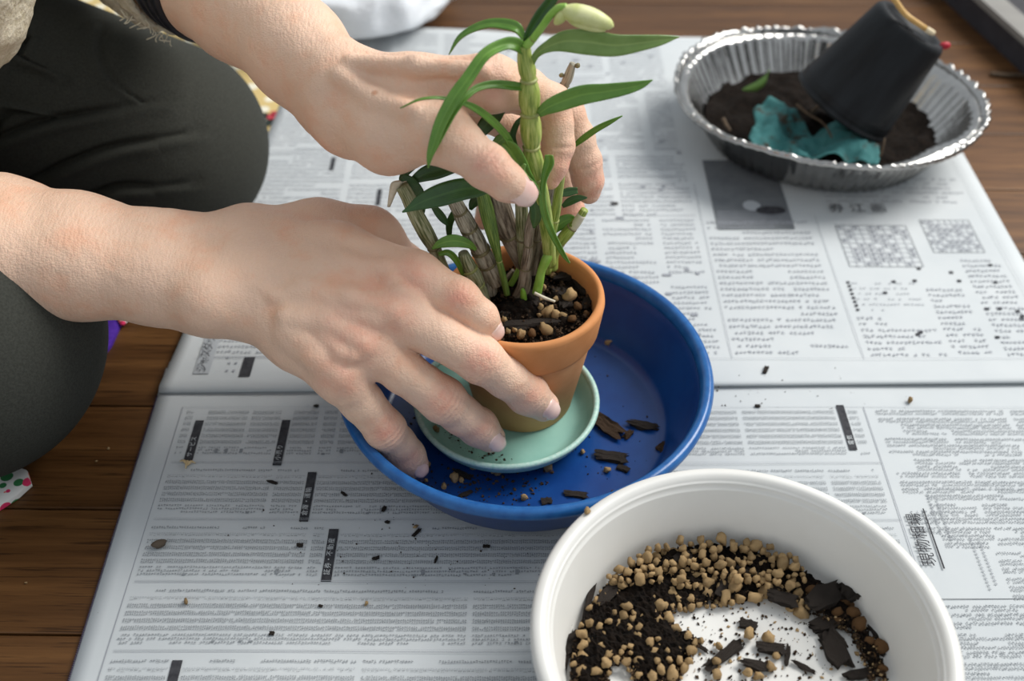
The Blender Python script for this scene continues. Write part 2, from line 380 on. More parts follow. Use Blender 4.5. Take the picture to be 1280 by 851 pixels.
# ------------------------------------------------------------------ signed-distance bodies
def sdf_grid(lo, hi, h):
    n = np.ceil((np.array(hi)-np.array(lo))/h).astype(int)+1
    ax = [lo[i]+h*np.arange(n[i]) for i in range(3)]
    return ax, n
def cone_d(X, Y, Z, a, b, ra, rb):
    ba = b-a; L2 = float(ba@ba)+1e-12
    t = ((X-a[0])*ba[0]+(Y-a[1])*ba[1]+(Z-a[2])*ba[2])/L2
    np.clip(t, 0, 1, out=t)
    d = np.sqrt((X-a[0]-t*ba[0])**2+(Y-a[1]-t*ba[1])**2+(Z-a[2]-t*ba[2])**2)
    return d-(ra+(rb-ra)*t)
def smin(a, b, k):
    if k <= 0: return np.minimum(a, b)
    h = np.maximum(k-np.abs(a-b), 0)/k
    return np.minimum(a, b)-h*h*k*0.25
class Body:
    def __init__(s, lo, hi, h):
        s.ax, s.n = sdf_grid(lo, hi, h); s.h = h; s.lo = np.array(lo)
    def empty(s): return np.full(s.n, 0.05, np.float32)
    def add(s, D, a, b, ra, rb, k, margin=0.014):
        a = np.asarray(a, float); b = np.asarray(b, float); R = max(ra, rb)+margin
        sl = []
        for i in range(3):
            lo = np.searchsorted(s.ax[i], min(a[i], b[i])-R); hi = np.searchsorted(s.ax[i], max(a[i], b[i])+R)
            if hi <= lo: return D
            sl.append(slice(lo, hi))
        sl = tuple(sl)
        X = s.ax[0][sl[0]][:, None, None].astype(np.float32); Y = s.ax[1][sl[1]][None, :, None].astype(np.float32); Z = s.ax[2][sl[2]][None, None, :].astype(np.float32)
        D[sl] = smin(D[sl], cone_d(X, Y, Z, a.astype(np.float32), b.astype(np.float32), ra, rb), k); return D
    def chain(s, D, pts, k):
        for (a, ra), (b, rb) in zip(pts[:-1], pts[1:]): s.add(D, a, b, ra, rb, k)
        return D
    def mesh(s, D): return surfnet(D, s.lo, s.h)
def surfnet(D, lo, h):
    ins = D < 0
    c = ins[:-1, :-1, :-1].astype(np.int8)
    cnt = np.zeros_like(c)
    for dx in (0, 1):
        for dy in (0, 1):
            for dz in (0, 1):
                cnt += ins[dx:dx+c.shape[0], dy:dy+c.shape[1], dz:dz+c.shape[2]]
    cells = np.argwhere((cnt > 0) & (cnt < 8))
    idx = np.full(c.shape, -1, np.int32); idx[tuple(cells.T)] = np.arange(len(cells))
    corner = np.array([(x, y, z) for x in (0, 1) for y in (0, 1) for z in (0, 1)])
    val = np.stack([D[cells[:, 0]+o[0], cells[:, 1]+o[1], cells[:, 2]+o[2]] for o in corner], 1)
    acc = np.zeros((len(cells), 3)); w = np.zeros(len(cells))
    for i in range(8):
        for j in range(i+1, 8):
            if np.abs(corner[i]-corner[j]).sum() != 1: continue
            a, b = val[:, i], val[:, j]; m = (a < 0) != (b < 0)
            t = np.where(m, a/np.where(m, a-b, 1), 0)
            p = corner[i]+t[:, None]*(corner[j]-corner[i]); acc[m] += p[m]; w[m] += 1
    V = lo+h*(cells+acc/w[:, None])
    quads = []
    for ax in range(3):
        sl0 = [slice(None)]*3; sl1 = [slice(None)]*3; sl0[ax] = slice(0, -1); sl1[ax] = slice(1, None)
        s0, s1 = ins[tuple(sl0)], ins[tuple(sl1)]
        E = np.argwhere(s0 != s1)
        u, v = (ax+1) % 3, (ax+2) % 3
        ok = (E[:, u] > 0) & (E[:, v] > 0) & (E[:, u] < c.shape[u]) & (E[:, v] < c.shape[v]); E = E[ok]
        flip = s0[tuple(E.T)]
        def at(du, dv):
            q = E.copy(); q[:, u] += du; q[:, v] += dv; return idx[tuple(q.T)]
        Q = np.stack([at(-1, -1), at(0, -1), at(0, 0), at(-1, 0)], 1)
        Q[~flip] = Q[~flip][:, ::-1]; quads.append(Q)
    return V, np.vstack(quads)
def vnormals(V, Q):
    n = np.cross(V[Q[:, 2]]-V[Q[:, 0]], V[Q[:, 3]]-V[Q[:, 1]]); N = np.zeros_like(V)
    for k in range(4): np.add.at(N, Q[:, k], n)
    return N/(np.linalg.norm(N, axis=1)[:, None]+1e-12)
def relax(V, Q, it=2, lam=0.5):
    for _ in range(it):
        S = np.zeros_like(V); C = np.zeros(len(V))
        for k in range(4):
            for m in (1, 3):
                np.add.at(S, Q[:, k], V[Q[:, (k+m) % 4]]); np.add.at(C, Q[:, k], 1)
        V = V+lam*(S/np.maximum(C, 1)[:, None]-V)
    return V
#@@SCENE

# ================================================================== SETTING
fl_v, fl_f = box_data((0.05, 0.9, -0.014), (3.4, 3.0, 0.008))
floor = tag(meshobj('floor', fl_v, fl_f, M['wood'], None, False), kind='structure')
pitch = 0.0757
plank_me = {}
for k in range(-7, 22):
    y = 0.437 + pitch*k - pitch/2
    off = [0.0, 0.62, 0.21, 0.83, 0.45][k % 5]
    segs = [(-1.5, -0.65+off*0.2), (-0.65+off*0.2, 0.75+off*0.3), (0.75+off*0.3, 1.7)]
    for (x0, x1) in segs:
        v, f = box_data(((x0+x1)/2, y, -0.005), (x1-x0-0.0008, pitch-0.0011, 0.010), bev=0.0007)
        o = meshobj('floor_plank', v, f, M['wood'], None, False)
        o.parent = floor
        o.rotation_euler.z = radians(-0.8)

# ================================================================== NEWSPAPERS
def fold_shift(x): return 0.0150*(x+0.205)
def zlow(x, y):   # lower newspaper surface
    return 0.0022+0.0005*np.sin(9*x+1)*np.sin(14*y)+0.0003*np.sin(31*x+20*y)
def zup(x, y):    # upper newspaper surface
    t = y-0.447-fold_shift(x)
    curl = 0.012*np.exp(-((0.892-y)/0.035)**2)*(1/(1+np.exp((x-0.02)*28)))
    return 0.0046+0.0016*np.exp(-(t/0.022)**2)+0.0006*np.sin(8*x+0.5)*np.sin(11*y)+0.0003*np.sin(27*x-17*y)+curl
def grid_sheet(name, xs_f, ys, zf, mat, parent, nx=70, thick=0.0003):
    V, UV = [], []
    for y in ys:
        x0, x1 = xs_f(y)
        for i in range(nx+1):
            x = x0+(x1-x0)*i/nx; V.append((x, y, 0)); UV.append((x, y))
    V = np.array(V); V[:, 2] = zf(V[:, 0], V[:, 1]); n = nx+1
    Fc = [(j*n+i, j*n+i+1, (j+1)*n+i+1, (j+1)*n+i) for j in range(len(ys)-1) for i in range(nx)]
    o = meshobj(name, V, Fc, mat, parent, True)
    m = o.modifiers.new('thickness', 'SOLIDIFY'); m.thickness = thick; m.offset = -1
    return o
low = thing('newspaper', (0.07, 0.25, 0), 'lower open newspaper with dense stock listing columns, under the blue dish and white bowl', 'newspaper')
def low_x(y): return (-0.2049+0.0035*(0.447-y)/0.183, 0.3415)
grid_sheet('page', low_x, np.linspace(0.02, 0.475, 50), zlow, M['paper'], low)
# page below, with its saw-toothed violet printed edge peeping out on the left
def low2_x(y): return (low_x(y)[0]-0.0012, 0.340)
grid_sheet('page', low2_x, np.linspace(0.018, 0.470, 30), lambda x, y: zlow(x, y)-0.0006, M['paper_edge'], low)
zz_v, zz_f = [], []
for i, y in enumerate(np.arange(0.10, 0.446, 0.0011)):
    x = low2_x(y)[0]; z = float(zlow(x, y))-0.0003
    zz_v += [(x+0.0006, y, z), (x-0.0006, y+0.00055, z-0.0001), (x+0.0006, y+0.0011, z), (x+0.0006, y+0.00055, z-0.0009)]
    b = 4*i; zz_f += [(b, b+1, b+3), (b+1, b+2, b+3), (b, b+2, b+1)]
tag(meshobj('saw_toothed_edge', np.array(zz_v), zz_f, M['ink_violet'], low, False), 'dark violet printed saw-toothed page edge', kind='stuff')

upp = thing('newspaper', (0.07, 0.67, 0), 'upper folded newspaper with text columns, under the foil tray and left hand', 'newspaper')
def up_x(y): return (-0.2049+0.018*max(0, (y-0.447))/0.306 + (0.022*max(0, y-0.80)/0.08), 0.3395)
# fold roll: rows go under the front edge then over the top
prof = [(0.012, 0.0030), (0.003, 0.0028), (0.0006, 0.0034), (0.0, 0.0044), (0.0008, 0.0055)]
V, UV, nx = [], [], 70
rows = [('f', a, b) for a, b in prof]+[('y', y, 0) for y in np.concatenate([np.linspace(0.450, 0.48, 7), np.linspace(0.487, 0.884, 46)])]
for kind, a, b in rows:
    for i in range(nx+1):
        y0 = 0.447+a if kind == 'f' else a
        x0, x1 = up_x(y0); x = x0+(x1-x0)*i/nx; y = y0+fold_shift(x)*(1 if kind == 'f' or y0 < 0.5 else max(0, 1-(y0-0.5)/0.3))
        z = b+0.0003*sin(8*x) if kind == 'f' else float(zup(np.float64(x), np.float64(y)))
        V.append((x, y, z))
n = nx+1
Fc = [(j*n+i, j*n+i+1, (j+1)*n+i+1, (j+1)*n+i) for j in range(len(rows)-1) for i in range(nx)]
o = meshobj('page', np.array(V), Fc, M['paper'], upp); mdf = o.modifiers.new('thickness', 'SOLIDIFY'); mdf.thickness = 0.0003; mdf.offset = -1
grid_sheet('page', lambda y: (up_x(y)[0]-0.0005, 0.3380), np.linspace(0.462, 0.8905, 40), lambda x, y: np.minimum(zup(x, y)-0.0013, 0.0036), M['paper_edge'], upp)

class Ink:
    def __init__(s): s.q = []; s.m = []
    def rect(s, x0, x1, y0, y1, m):
        s.q.append(np.stack([np.atleast_1d(a) for a in np.broadcast_arrays(x0, x1, y0, y1)], -1).reshape(-1, 4)); s.m.append(np.full(len(s.q[-1]), m))
    def row(s, x0, x1, y, h, gw, m=0, gap=0.06, wgap=0.0, strokes=3, skew=0.0):
        """one printed line of mock characters from x0 to x1 centred on y"""
        n = int((x1-x0)/gw)
        if n < 1: return
        cx = x0+gw*(np.arange(n)+0.5); keep = RNG.random(n) > gap
        if wgap:
            run = RNG.random(n//9+1) > wgap; keep &= np.repeat(run, 9)[:n]
        cx = cx[keep]; k = len(cx)
        for st in range(strokes):
            if st % 2 == 0:
                yy = y+h*(RNG.random(k)-0.5)*0.85; ww = gw*(0.28+0.16*RNG.random(k))
                s.rect(cx-ww, cx+ww, yy-h*0.075, yy+h*0.075, m)
            else:
                xx = cx+gw*(RNG.random(k)-0.5)*0.5; hh = h*(0.25+0.22*RNG.random(k))
                s.rect(xx-gw*0.085, xx+gw*0.085, y-hh, y+hh, m)
    def build(s, name, parent, zf, label=None, lift=0.0006):
        q = np.vstack(s.q); mi = np.concatenate(s.m); k = len(q)
        V = np.empty((k, 4, 3)); V[:, 0, 0] = V[:, 3, 0] = q[:, 0]; V[:, 1, 0] = V[:, 2, 0] = q[:, 1]
        V[:, 0, 1] = V[:, 1, 1] = q[:, 2]; V[:, 2, 1] = V[:, 3, 1] = q[:, 3]
        V = V.reshape(-1, 3); V[:, 2] = zf(V[:, 0], V[:, 1])+lift
        Fc = np.arange(4*k).reshape(-1, 4)
        o = meshobj(name, V, Fc, None, parent, False, mats=[M['ink'], M['ink_dark'], M['ink_mid'], M['ink_lite'], M['ink_line']], midx=mi)
        return tag(o, label, kind='stuff')
def split(x0, x1, cuts, w=0.0022):
    xs = [x0]; out = []
    for c in sorted(cuts):
        if x0 < c < x1: out.append((xs[-1], c-w)); xs.append(c+w)
    out.append((xs[-1], x1)); return out
ink = Ink()
L0 = -0.1855; DIV = 0.2015; R1 = 0.336
def bar_px(cx, y0, y1, hw):   # black label bar measured in the photograph
    a = Pz(cx[0], y0, 0.0024); b = Pz(cx[1], y1, 0.0024); return ((a[0]+b[0])/2, b[1], a[1], hw)
bars = [bar_px((249, 236), 526, 578, 0.0024), bar_px((357, 347), 525, 582, 0.0024), bar_px((389, 381), 590, 652, 0.0024),
        bar_px((417, 408), 661, 727, 0.0025), bar_px((217, 209), 826, 900, 0.0024), bar_px((1051, 1065), 507, 563, 0.0022)]
sec_tops = [0.4345, 0.3930, 0.3540, 0.3155, 0.2770, 0.2385, 0.20]
for si, yt in enumerate(sec_tops):
    yb = sec_tops[si+1] if si+1 < len(sec_tops) else yt-0.0385
    H = yt-yb
    cut_bars = [b[0] for b in bars if b[1] < yt-0.004 and b[2] > yb+0.004]
    gut = {0: (-0.149, -0.108, -0.098, -0.03, 0.06, 0.13), 1: (-0.128, 0.02, 0.10, 0.17), 2: (-0.103, 0.06, 0.15), 3: (-0.02, 0.09), 4: (-0.07, 0.05)}.get(si, (0.0,))
    sp = split(L0, DIV-0.004, list(gut), 0.0011)
    def rows(y, h, gw, m=0, **kw):
        for a, b in sp:
            pieces = [(a, b)]
            for cb in cut_bars:
                pieces = [p for a2, b2 in pieces for p in (((a2, cb-0.0034), (cb+0.0034, b2)) if a2 < cb < b2 else ((a2, b2),))]
            for a2, b2 in pieces: ink.row(a2, b2, y, h, gw, m, **kw)
    if si > 0:
        rows(yt-0.0042, 0.0017, 0.0013, wgap=0.25)
        rows(yt-0.0089, 0.0006, 0.0020, 1, strokes=1, gap=0.12, wgap=0.06); rows(yt-0.0093, 0.0008, 0.0020, 1, strokes=1, gap=0.3, wgap=0.06); rows(yt-0.0079, 0.0008, 0.0012, 3)
        b0 = yt-0.0128
    else: b0 = yt-0.002
    nb = 4 if si else 6
    pb = 0.0041 if si else 0.0046
    for k in range(nb):
        y = b0-pb*k
        rows(y+0.00065, 0.0013, 0.0011, gap=0.02); rows(y-0.00065, 0.0013, 0.0011, gap=0.03)
        for a, b in sp: ink.rect(a+0.0005, b-0.0005, y-0.00125, y+0.00125, 3) if False else None
    y = b0-pb*nb+0.0004
    rows(y, 0.0014, 0.0014, 0, gap=0.12); rows(y-0.0021, 0.0015, 0.0014, 0, wgap=0.08, gap=0.1); rows(y-0.0042, 0.0015, 0.0014, 0, wgap=0.08, gap=0.1); 
    # few heavier entries
    for _ in range(9):
        x = random.uniform(L0, DIV-0.01); ink.rect(x, x+0.0017, y-0.0045+random.choice((0, .0021, .0042))-0.0006, y-0.0045+0.0006, 0)
    ink.rect(L0, DIV, yb+0.0006, yb+0.0008, 4); ink.rect(L0, DIV, yb+0.0016, yb+0.0018, 3)
for (x, y0, y1, hw) in bars: ink.rect(x-hw, x+hw, y0, y1, 1)
ink.rect(L0-0.0033, L0-0.0029, 0.10, 0.4365, 4); ink.rect(L0-0.0032, R1, 0.4365, 0.4367, 3)
ink.rect(DIV-0.0002, DIV+0.0002, 0.10, 0.4367, 4)
# right-hand column of quotations
y = 0.4335; k = 0
while y > 0.10:
    blk = k % 5
    if not (0.308 < y < 0.338):
        x0 = DIV+0.006+(0.012 if blk in (2, 3) else 0)
        if y < 0.3075: x0 = DIV+0.004
        for a, b in split(x0, R1, [0.283] if blk < 3 else [0.245, 0.298], 0.0016):
            ink.row(a, b, y, 0.0019, 0.0015, 0, gap=0.05, wgap=0.10 if blk > 1 else 0.0)
            ink.row(a, b, y-0.0021, 0.0017, 0.0014, 0, gap=0.1, wgap=0.12)
    else:
        for a, b in split(DIV+0.042, R1, [0.288], 0.0016): ink.row(a, b, y, 0.0017, 0.0013, 0); ink.row(a, b, y-0.0018, 0.0017, 0.0013, 0, wgap=0.1)
    y -= 0.0047 if k % 3 else 0.0062; k += 1
ink.rect(DIV, R1, 0.3066, 0.3070, 2); ink.rect(0.225, R1, 0.3755, 0.3757, 3)
# vertical side columns beside the heading
for xx, ya, yb in ((DIV+.032, 0.312, 0.342), (DIV+.036, 0.315, 0.342), (DIV+.018, 0.346, 0.372), (DIV+.022, 0.342, 0.37)):
    for yy in np.arange(ya, yb, 0.0021): ink.rect(xx-0.0008, xx+0.0008, yy, yy+0.0003, 0); ink.rect(xx-0.0001, xx+0.0002, yy-0.0004, yy+0.0007, 4); ink.rect(xx-0.0006, xx+0.0005, yy+0.0009, yy+0.0011, 0)
ink.build('printed_columns', low, zlow, 'grey printed stock tables')

FONT_OBJS = []
def print_text(name, body, loc, size, mat, parent, rz, extr=0.0, spacing=1.0):
    cu = bpy.data.curves.new(name, 'FONT'); cu.body = body; cu.size = size; cu.align_x = 'LEFT'; cu.align_y = 'CENTER'; cu.space_character = spacing
    cu.resolution_u = 2
    o = bpy.data.objects.new(name, cu); COL.objects.link(o); o.location = loc; o.rotation_euler = (0, 0, rz)
    bpy.context.view_layer.update()
    dg = bpy.context.evaluated_depsgraph_get(); me = bpy.data.meshes.new_from_object(o.evaluated_get(dg))
    me.transform(o.matrix_world); bpy.data.objects.remove(o)
    me.transform(Matrix.Translation(-wloc(parent))); me.materials.clear(); me.materials.append(mat)
    ob = bpy.data.objects.new(name, me); put(ob, parent); return ob
for (x, y0, y1, hw), s in zip(bars, ('サービス', '小売り', '倉庫・運輸', '証券・不動産', '水産', '電気')):
    print_text('printed_heading', s, (x, y0+0.0035, 0.0032), 0.0036, M['paper'], low, pi/2, spacing=1.12)
print_text('printed_heading', '現物相場', (Pz(1164, 708, .003)[0], Pz(1164, 708, .003)[1], 0.0034), 0.0084, M['ink_dark'], low, pi/2)
hx, hy = Pz(1179, 711, .003)[:2]; q = [(hx, hy), (hx+.0009, hy), (hx+.0009, hy+.038), (hx+.0002, hy+.038)]
meshobj('heading_rule', [(x, y, 0.0033) for x, y in q], [(0, 1, 2, 3)], M['ink_dark'], low, False)

ink = Ink(); YM = 0.4745
def upcol(x0, x1, ya, yb, pitch, h, gw, **kw):
    y = ya
    while y > yb: 
        e = x1 if random.random() > 0.18 else x0+(x1-x0)*random.uniform(.35, .95)
        ink.row(x0, e, y, h, gw, 0, **kw); y -= pitch
# four page columns between rules; heights follow the photograph
ink.rect(0.1315, 0.1318, YM, 0.66, 4); ink.rect(0.2105, 0.2108, YM, 0.62, 4); ink.rect(0.328, 0.3282, YM, 0.84, 4); ink.rect(-0.19, 0.3283, YM-0.0006, YM-0.0004, 4)
upcol(0.134, 0.206, 0.612, 0.477, 0.0060, 0.0029, 0.0026, wgap=0.10, gap=0.06)
upcol(0.215, 0.262, 0.512, 0.477, 0.0056, 0.0028, 0.0026, gap=0.06, wgap=0.05)
upcol(0.217, 0.262, 0.546, 0.520, 0.0052, 0.0016, 0.0022, gap=0.3)
upcol(0.266, 0.292, 0.545, 0.477, 0.0054, 0.0028, 0.0026, gap=0.06, wgap=0.05)
upcol(0.297, 0.325, 0.570, 0.477, 0.0054, 0.0028, 0.0026, gap=0.06, wgap=0.05)
for _ in range(16):
    x = random.uniform(0.23, 0.32); y = random.uniform(0.478, 0.565); ink.rect(x, x+0.0026, y, y+0.0022, 1)
for yy in np.linspace(0.519, 0.546, 8): ink.rect(0.2165, 0.2185, yy, yy+0.0018, 1)
# left of the third rule: news columns, all the way behind the hand
for ya, yb, cuts in ((0.615, 0.477, (0.06, 0.10)), (0.70, 0.622, (0.02, 0.075)), (0.79, 0.706, (-0.01, 0.06, 0.105)), (0.874, 0.795, (-0.10, 0.0, 0.08))):
    for a, b in split(-0.185, 0.128, (-0.12, -0.06)+cuts, 0.0022):
        upcol(a, b, ya, yb, 0.0052, 0.0026, 0.0024, gap=0.04, wgap=0.08)
        if random.random() > 0.6: ink.rect(a, b, yb-0.0016, yb-0.0012, 4)
for a, b in split(0.17, 0.326, (0.215, 0.265), 0.003): upcol(a, b, 0.874, 0.70, 0.0056, 0.0026, 0.0026, gap=0.05, wgap=0.15)
upcol(0.222, 0.324, 0.665, 0.634, 0.0056, 0.0024, 0.0026, gap=0.25, wgap=0.3)
for _ in range(70):
    x = random.uniform(-0.02, 0.125); y = random.uniform(0.48, 0.86); ink.rect(x, x+random.uniform(.002, .006), y, y+0.0022, 4)
# printed picture beside the tray: grey field, pale ball, dark shape
a = Pz(905, 212, .005); b = Pz(990, 287, .005); px0, px1, py0, py1 = 0.1415, 0.194, b[1], 0.69
ink.rect(px0, px1, py0, py1, 2)
for yy in np.linspace(py0+0.006, py0+0.02, 5): ink.rect(px0, px1, yy, yy+0.0007, 0)
# board diagrams
def board(x0, x1, y0, y1, n):
    w = 0.0004
    for t in np.linspace(0, 1, n+1):
        m = 4 if 0 < t < 1 else 2
        ink.rect(x0+(x1-x0)*t-w/2, x0+(x1-x0)*t+w/2, y0, y1, m); ink.rect(x0, x1, y0+(y1-y0)*t-w/2, y0+(y1-y0)*t+w/2, m)
    for i in range(n):
        for j in range(n):
            if RNG.random() < 0.42:
                cx = x0+(x1-x0)*(i+.5)/n; cy = y0+(y1-y0)*(j+.5)/n; s = (x1-x0)/n*0.30
                ink.rect(cx-s, cx+s, cy-0.0003, cy+0.0003, 0); ink.rect(cx-0.0004, cx+0.0004, cy-s*1.2, cy+s*1.2, 0); ink.rect(cx-s, cx+s, cy+s*.6, cy+s*.6+0.0006, 0)
A = Pz(1040, 282, .005); B = Pz(1140, 333, .005)
board(0.2225, 0.271, B[1], A[1], 9)
A = Pz(1150, 275, .005); B = Pz(1215, 315, .005)
board(0.2825, 0.3165, B[1], A[1], 8)
# price box, far left of the fold
bA = Pz(299, 472, .006); bB = Pz(319, 446, .006)
ink.rect((bA[0]+bB[0])/2-0.0033, (bA[0]+bB[0])/2+0.0033, bA[1], bB[1], 1)
lA = Pz(241, 468, .006); lB = Pz(276, 420, .006); lx = (lA[0]+lB[0])/2
ink.rect(lx-0.0046, lx+0.0046, lA[1], lB[1], 3)
for ddx, ddy in ((0.014, 0.002), (0.014, 0.009), (0.018, 0.002), (0.018, 0.009), (0.012, 0.014), (0.012, 0.02)): ink.rect(lx+ddx, lx+ddx+0.0015, lA[1]+ddy, lA[1]+ddy+0.0015, 0)
for p, q2 in (((414, 196), (414, 212)), ((472, 236), (472, 256))):
    A = Pz(*q2, .005); B = Pz(*p, .005); ink.rect(A[0]-0.0015, A[0]+0.0015, A[1], B[1], 1)
ink.m = [np.where(a == 0, 4, a) for a in ink.m]
ink.build('printed_columns', upp, zup, 'grey printed news columns')
print_text('printed_heading', 'ジャスダック', (lx, lA[1]+0.0008, float(zup(lx, lA[1]))+0.0013), 0.0072, M['ink_dark'], upp, pi/2, spacing=0.72)
hA = Pz(1035, 262, .006)
print_text('printed_heading', '券 江 画', (hA[0], hA[1], 0.0072), 0.0115, M['ink_dark'], upp, 0.0)
def disc(name, cx, cy, rx, ry, z, mat, parent):
    V = [(cx+rx*cos(a), cy+ry*sin(a), z) for a in np.linspace(0, 2*pi, 24, endpoint=False)]
    return meshobj(name, V, [tuple(range(24))], mat, parent, False)
zc = float(zup(0.165, 0.645))+0.0008
c = Pz(943, 258, .005); disc('printed_picture', c[0]-0.002, c[1], 0.0062, 0.0062, zc, M['ink_lite'], upp)
c = Pz(958, 264, .005); disc('printed_picture', c[0]+0.003, c[1], 0.0105, 0.005, zc+0.0002, M['ink_dark'], upp)

# ================================================================== VESSELS
def shift(V, c): return np.asarray(V)+np.array(c)
DC = (0.0070, 0.4192)
dish = thing('round_dish', (*DC, 0.0068), 'large blue round dish with low flared walls holding the pot and its saucer', 'dish')
V, Fc = lathe_data([(0.0, 0.0068), (0.070, 0.0068), (0.0745, 0.0078), (0.0775, 0.010), (0.0925, 0.0415), (0.0950, 0.0455), (0.0945, 0.0475),
                    (0.0925, 0.0455), (0.0900, 0.0410), (0.0795, 0.0145), (0.0775, 0.0118), (0.0735, 0.0108), (0.0, 0.0106)], 120)
meshobj('bowl_body', shift(V, (*DC, 0)), Fc, M['blue'], dish)
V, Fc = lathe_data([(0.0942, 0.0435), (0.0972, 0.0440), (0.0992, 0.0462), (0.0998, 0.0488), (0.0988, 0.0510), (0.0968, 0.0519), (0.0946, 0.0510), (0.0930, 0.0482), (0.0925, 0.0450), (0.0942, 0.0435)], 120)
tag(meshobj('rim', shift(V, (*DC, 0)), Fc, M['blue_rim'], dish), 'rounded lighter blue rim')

SCC = (-0.0030, 0.4205)
sau = thing('plant_saucer', (*SCC, 0.0108), 'pale celadon green saucer under the terracotta pot', 'saucer')
V, Fc = lathe_data([(0.0, 0.0108), (0.037, 0.0108), (0.0415, 0.0122), (0.0478, 0.0190), (0.0498, 0.0240), (0.0492, 0.0252), (0.0476, 0.0244), (0.0458, 0.0202), (0.0408, 0.0152), (0.037, 0.0140), (0.0, 0.0138)], 96)
meshobj('saucer_body', shift(V, (*SCC, 0)), Fc, M['celadon'], sau)
V, Fc = lathe_data([(0.0488, 0.0232), (0.0504, 0.0240), (0.0510, 0.0256), (0.0502, 0.0270), (0.0486, 0.0270), (0.0476, 0.0256), (0.0474, 0.0240), (0.0488, 0.0232)], 96)
tag(meshobj('rim', shift(V, (*SCC, 0)), Fc, M['celadon_rim'], sau), 'worn paler rim')

PC = (0.0060, 0.4325)
pot = thing('flower_pot', (*PC, 0.0140), 'orange terracotta flower pot on the green saucer holding the orchid', 'pot')
wob = lambda a, j: 0.0002*sin(5*a+j)
V, Fc = lathe_data([(0.0, 0.0142), (0.0255, 0.0142), (0.0272, 0.0152), (0.0372, 0.0690), (0.0368, 0.0725), (0.0345, 0.0720), (0.0250, 0.0180), (0.0, 0.0175)], 96, wob)
meshobj('pot_body', shift(V, (*PC, 0)), Fc, M['terra_body'], pot)
V, Fc = lathe_data([(0.0366, 0.0680), (0.0388, 0.0684), (0.0396, 0.0700), (0.0420, 0.0880), (0.0419, 0.0902), (0.0408, 0.0914), (0.0392, 0.0916), (0.0380, 0.0905), (0.0374, 0.0885), (0.0352, 0.0700), (0.0366, 0.0680)], 96, wob)
tag(meshobj('pot_rim', shift(V, (*PC, 0)), Fc, M['terra'], pot), 'thick orange collar with soil specks')

BC = (0.0950, 0.2515)
bowl = thing('plastic_bowl', (*BC, 0.003), 'wide white plastic bowl of gravel and bark at the bottom right', 'bowl')
V, Fc = lathe_data([(0.0, 0.0170), (0.050, 0.0170), (0.0512, 0.0032), (0.0545, 0.0032), (0.0560, 0.0165), (0.0700, 0.0172), (0.0740, 0.0195), (0.0785, 0.052), (0.0800, 0.0575), (0.0830, 0.0590), (0.0868, 0.0580), (0.0876, 0.0592), (0.0874, 0.0612),
                    (0.0862, 0.0628), (0.0840, 0.0634), (0.0818, 0.0630), (0.0806, 0.0612), (0.0801, 0.0604), (0.0797, 0.0604), (0.0795, 0.0596), (0.0790, 0.0578), (0.0783, 0.0574), (0.0779, 0.0566), (0.0728, 0.0255), (0.0714, 0.0228), (0.0690, 0.0215), (0.0, 0.0212)], 140)
meshobj('bowl_body', shift(V, (*BC, 0)), Fc, M['white_plastic'], bowl)

# foil tray
TC = np.array([0.2327, 0.7193, 0.0062]); TA, TB, TR = 0.1135, 0.1025, radians(-18)
tray = thing('foil_tray', TC, 'oval aluminium foil tray with pleated walls holding soil and a black pot', 'tray')
def tray_pt(s, t, z):
    x, y = TA*s*cos(t), TB*s*sin(t)
    return (x*cos(TR)-y*sin(TR), x*sin(TR)+y*cos(TR), z)
def tray_mesh(prof, seg, pleat):
    V = []; n = len(prof)
    for i in range(seg):
        t = 2*pi*i/seg
        jit = random.uniform(-1, 1)
        for j, (s, z, pl) in enumerate(prof):
            ss = s+pleat*pl*(1 if i % 3 == 0 else (-0.6 if i % 3 == 1 else 0.1))+0.006*pl*jit+0.006*pl*sin(5*t+1)
            # pressed-in wide flange at the near right
            dent = math.exp(-((t-radians(-35))/0.30)**2)+math.exp(-((t-2*pi-radians(-35))/0.30)**2)
            if 0.80 < s < 0.95: ss -= 0.075*dent
            V.append(tray_pt(ss, t, z+0.0010*pl*jit+0.0012*sin(3*t)*s))
    Fc = []
    for i in range(seg):
        for j in range(n-1):
            a, b = i*n+j, ((i+1) % seg)*n+j; Fc.append((a, b, b+1, a+1))
    return V, Fc
V, Fc = tray_mesh([(0.0, 0.0008, 0), (0.60, 0.0004, 0), (0.695, 0.0006, 0.2), (0.72, 0.0022, 0.8), (0.80, 0.0165, 1.3), (0.900, 0.0345, 1.3), (0.910, 0.0370, 0.4), (0.935, 0.0378, 0.3), (0.962, 0.0385, 0.3)], 216, 0.012)
o = meshobj('tray_body', V, Fc, M['foil'], tray, local=True); md = o.modifiers.new('t', 'SOLIDIFY'); md.thickness = 0.0003
V, Fc = tray_mesh([(0.960, 0.0382, 0.2), (0.972, 0.0372, 1.2), (0.990, 0.0372, 1.4), (0.998, 0.0388, 1.6), (0.997, 0.0412, 1.8), (0.986, 0.0422, 1.8), (0.972, 0.0412, 1.5), (0.960, 0.0382, 0.2)], 288, 0.0021)
tag(meshobj('rolled_rim', V, Fc, M['foil'], tray, local=True), 'crimped rolled foil rim')

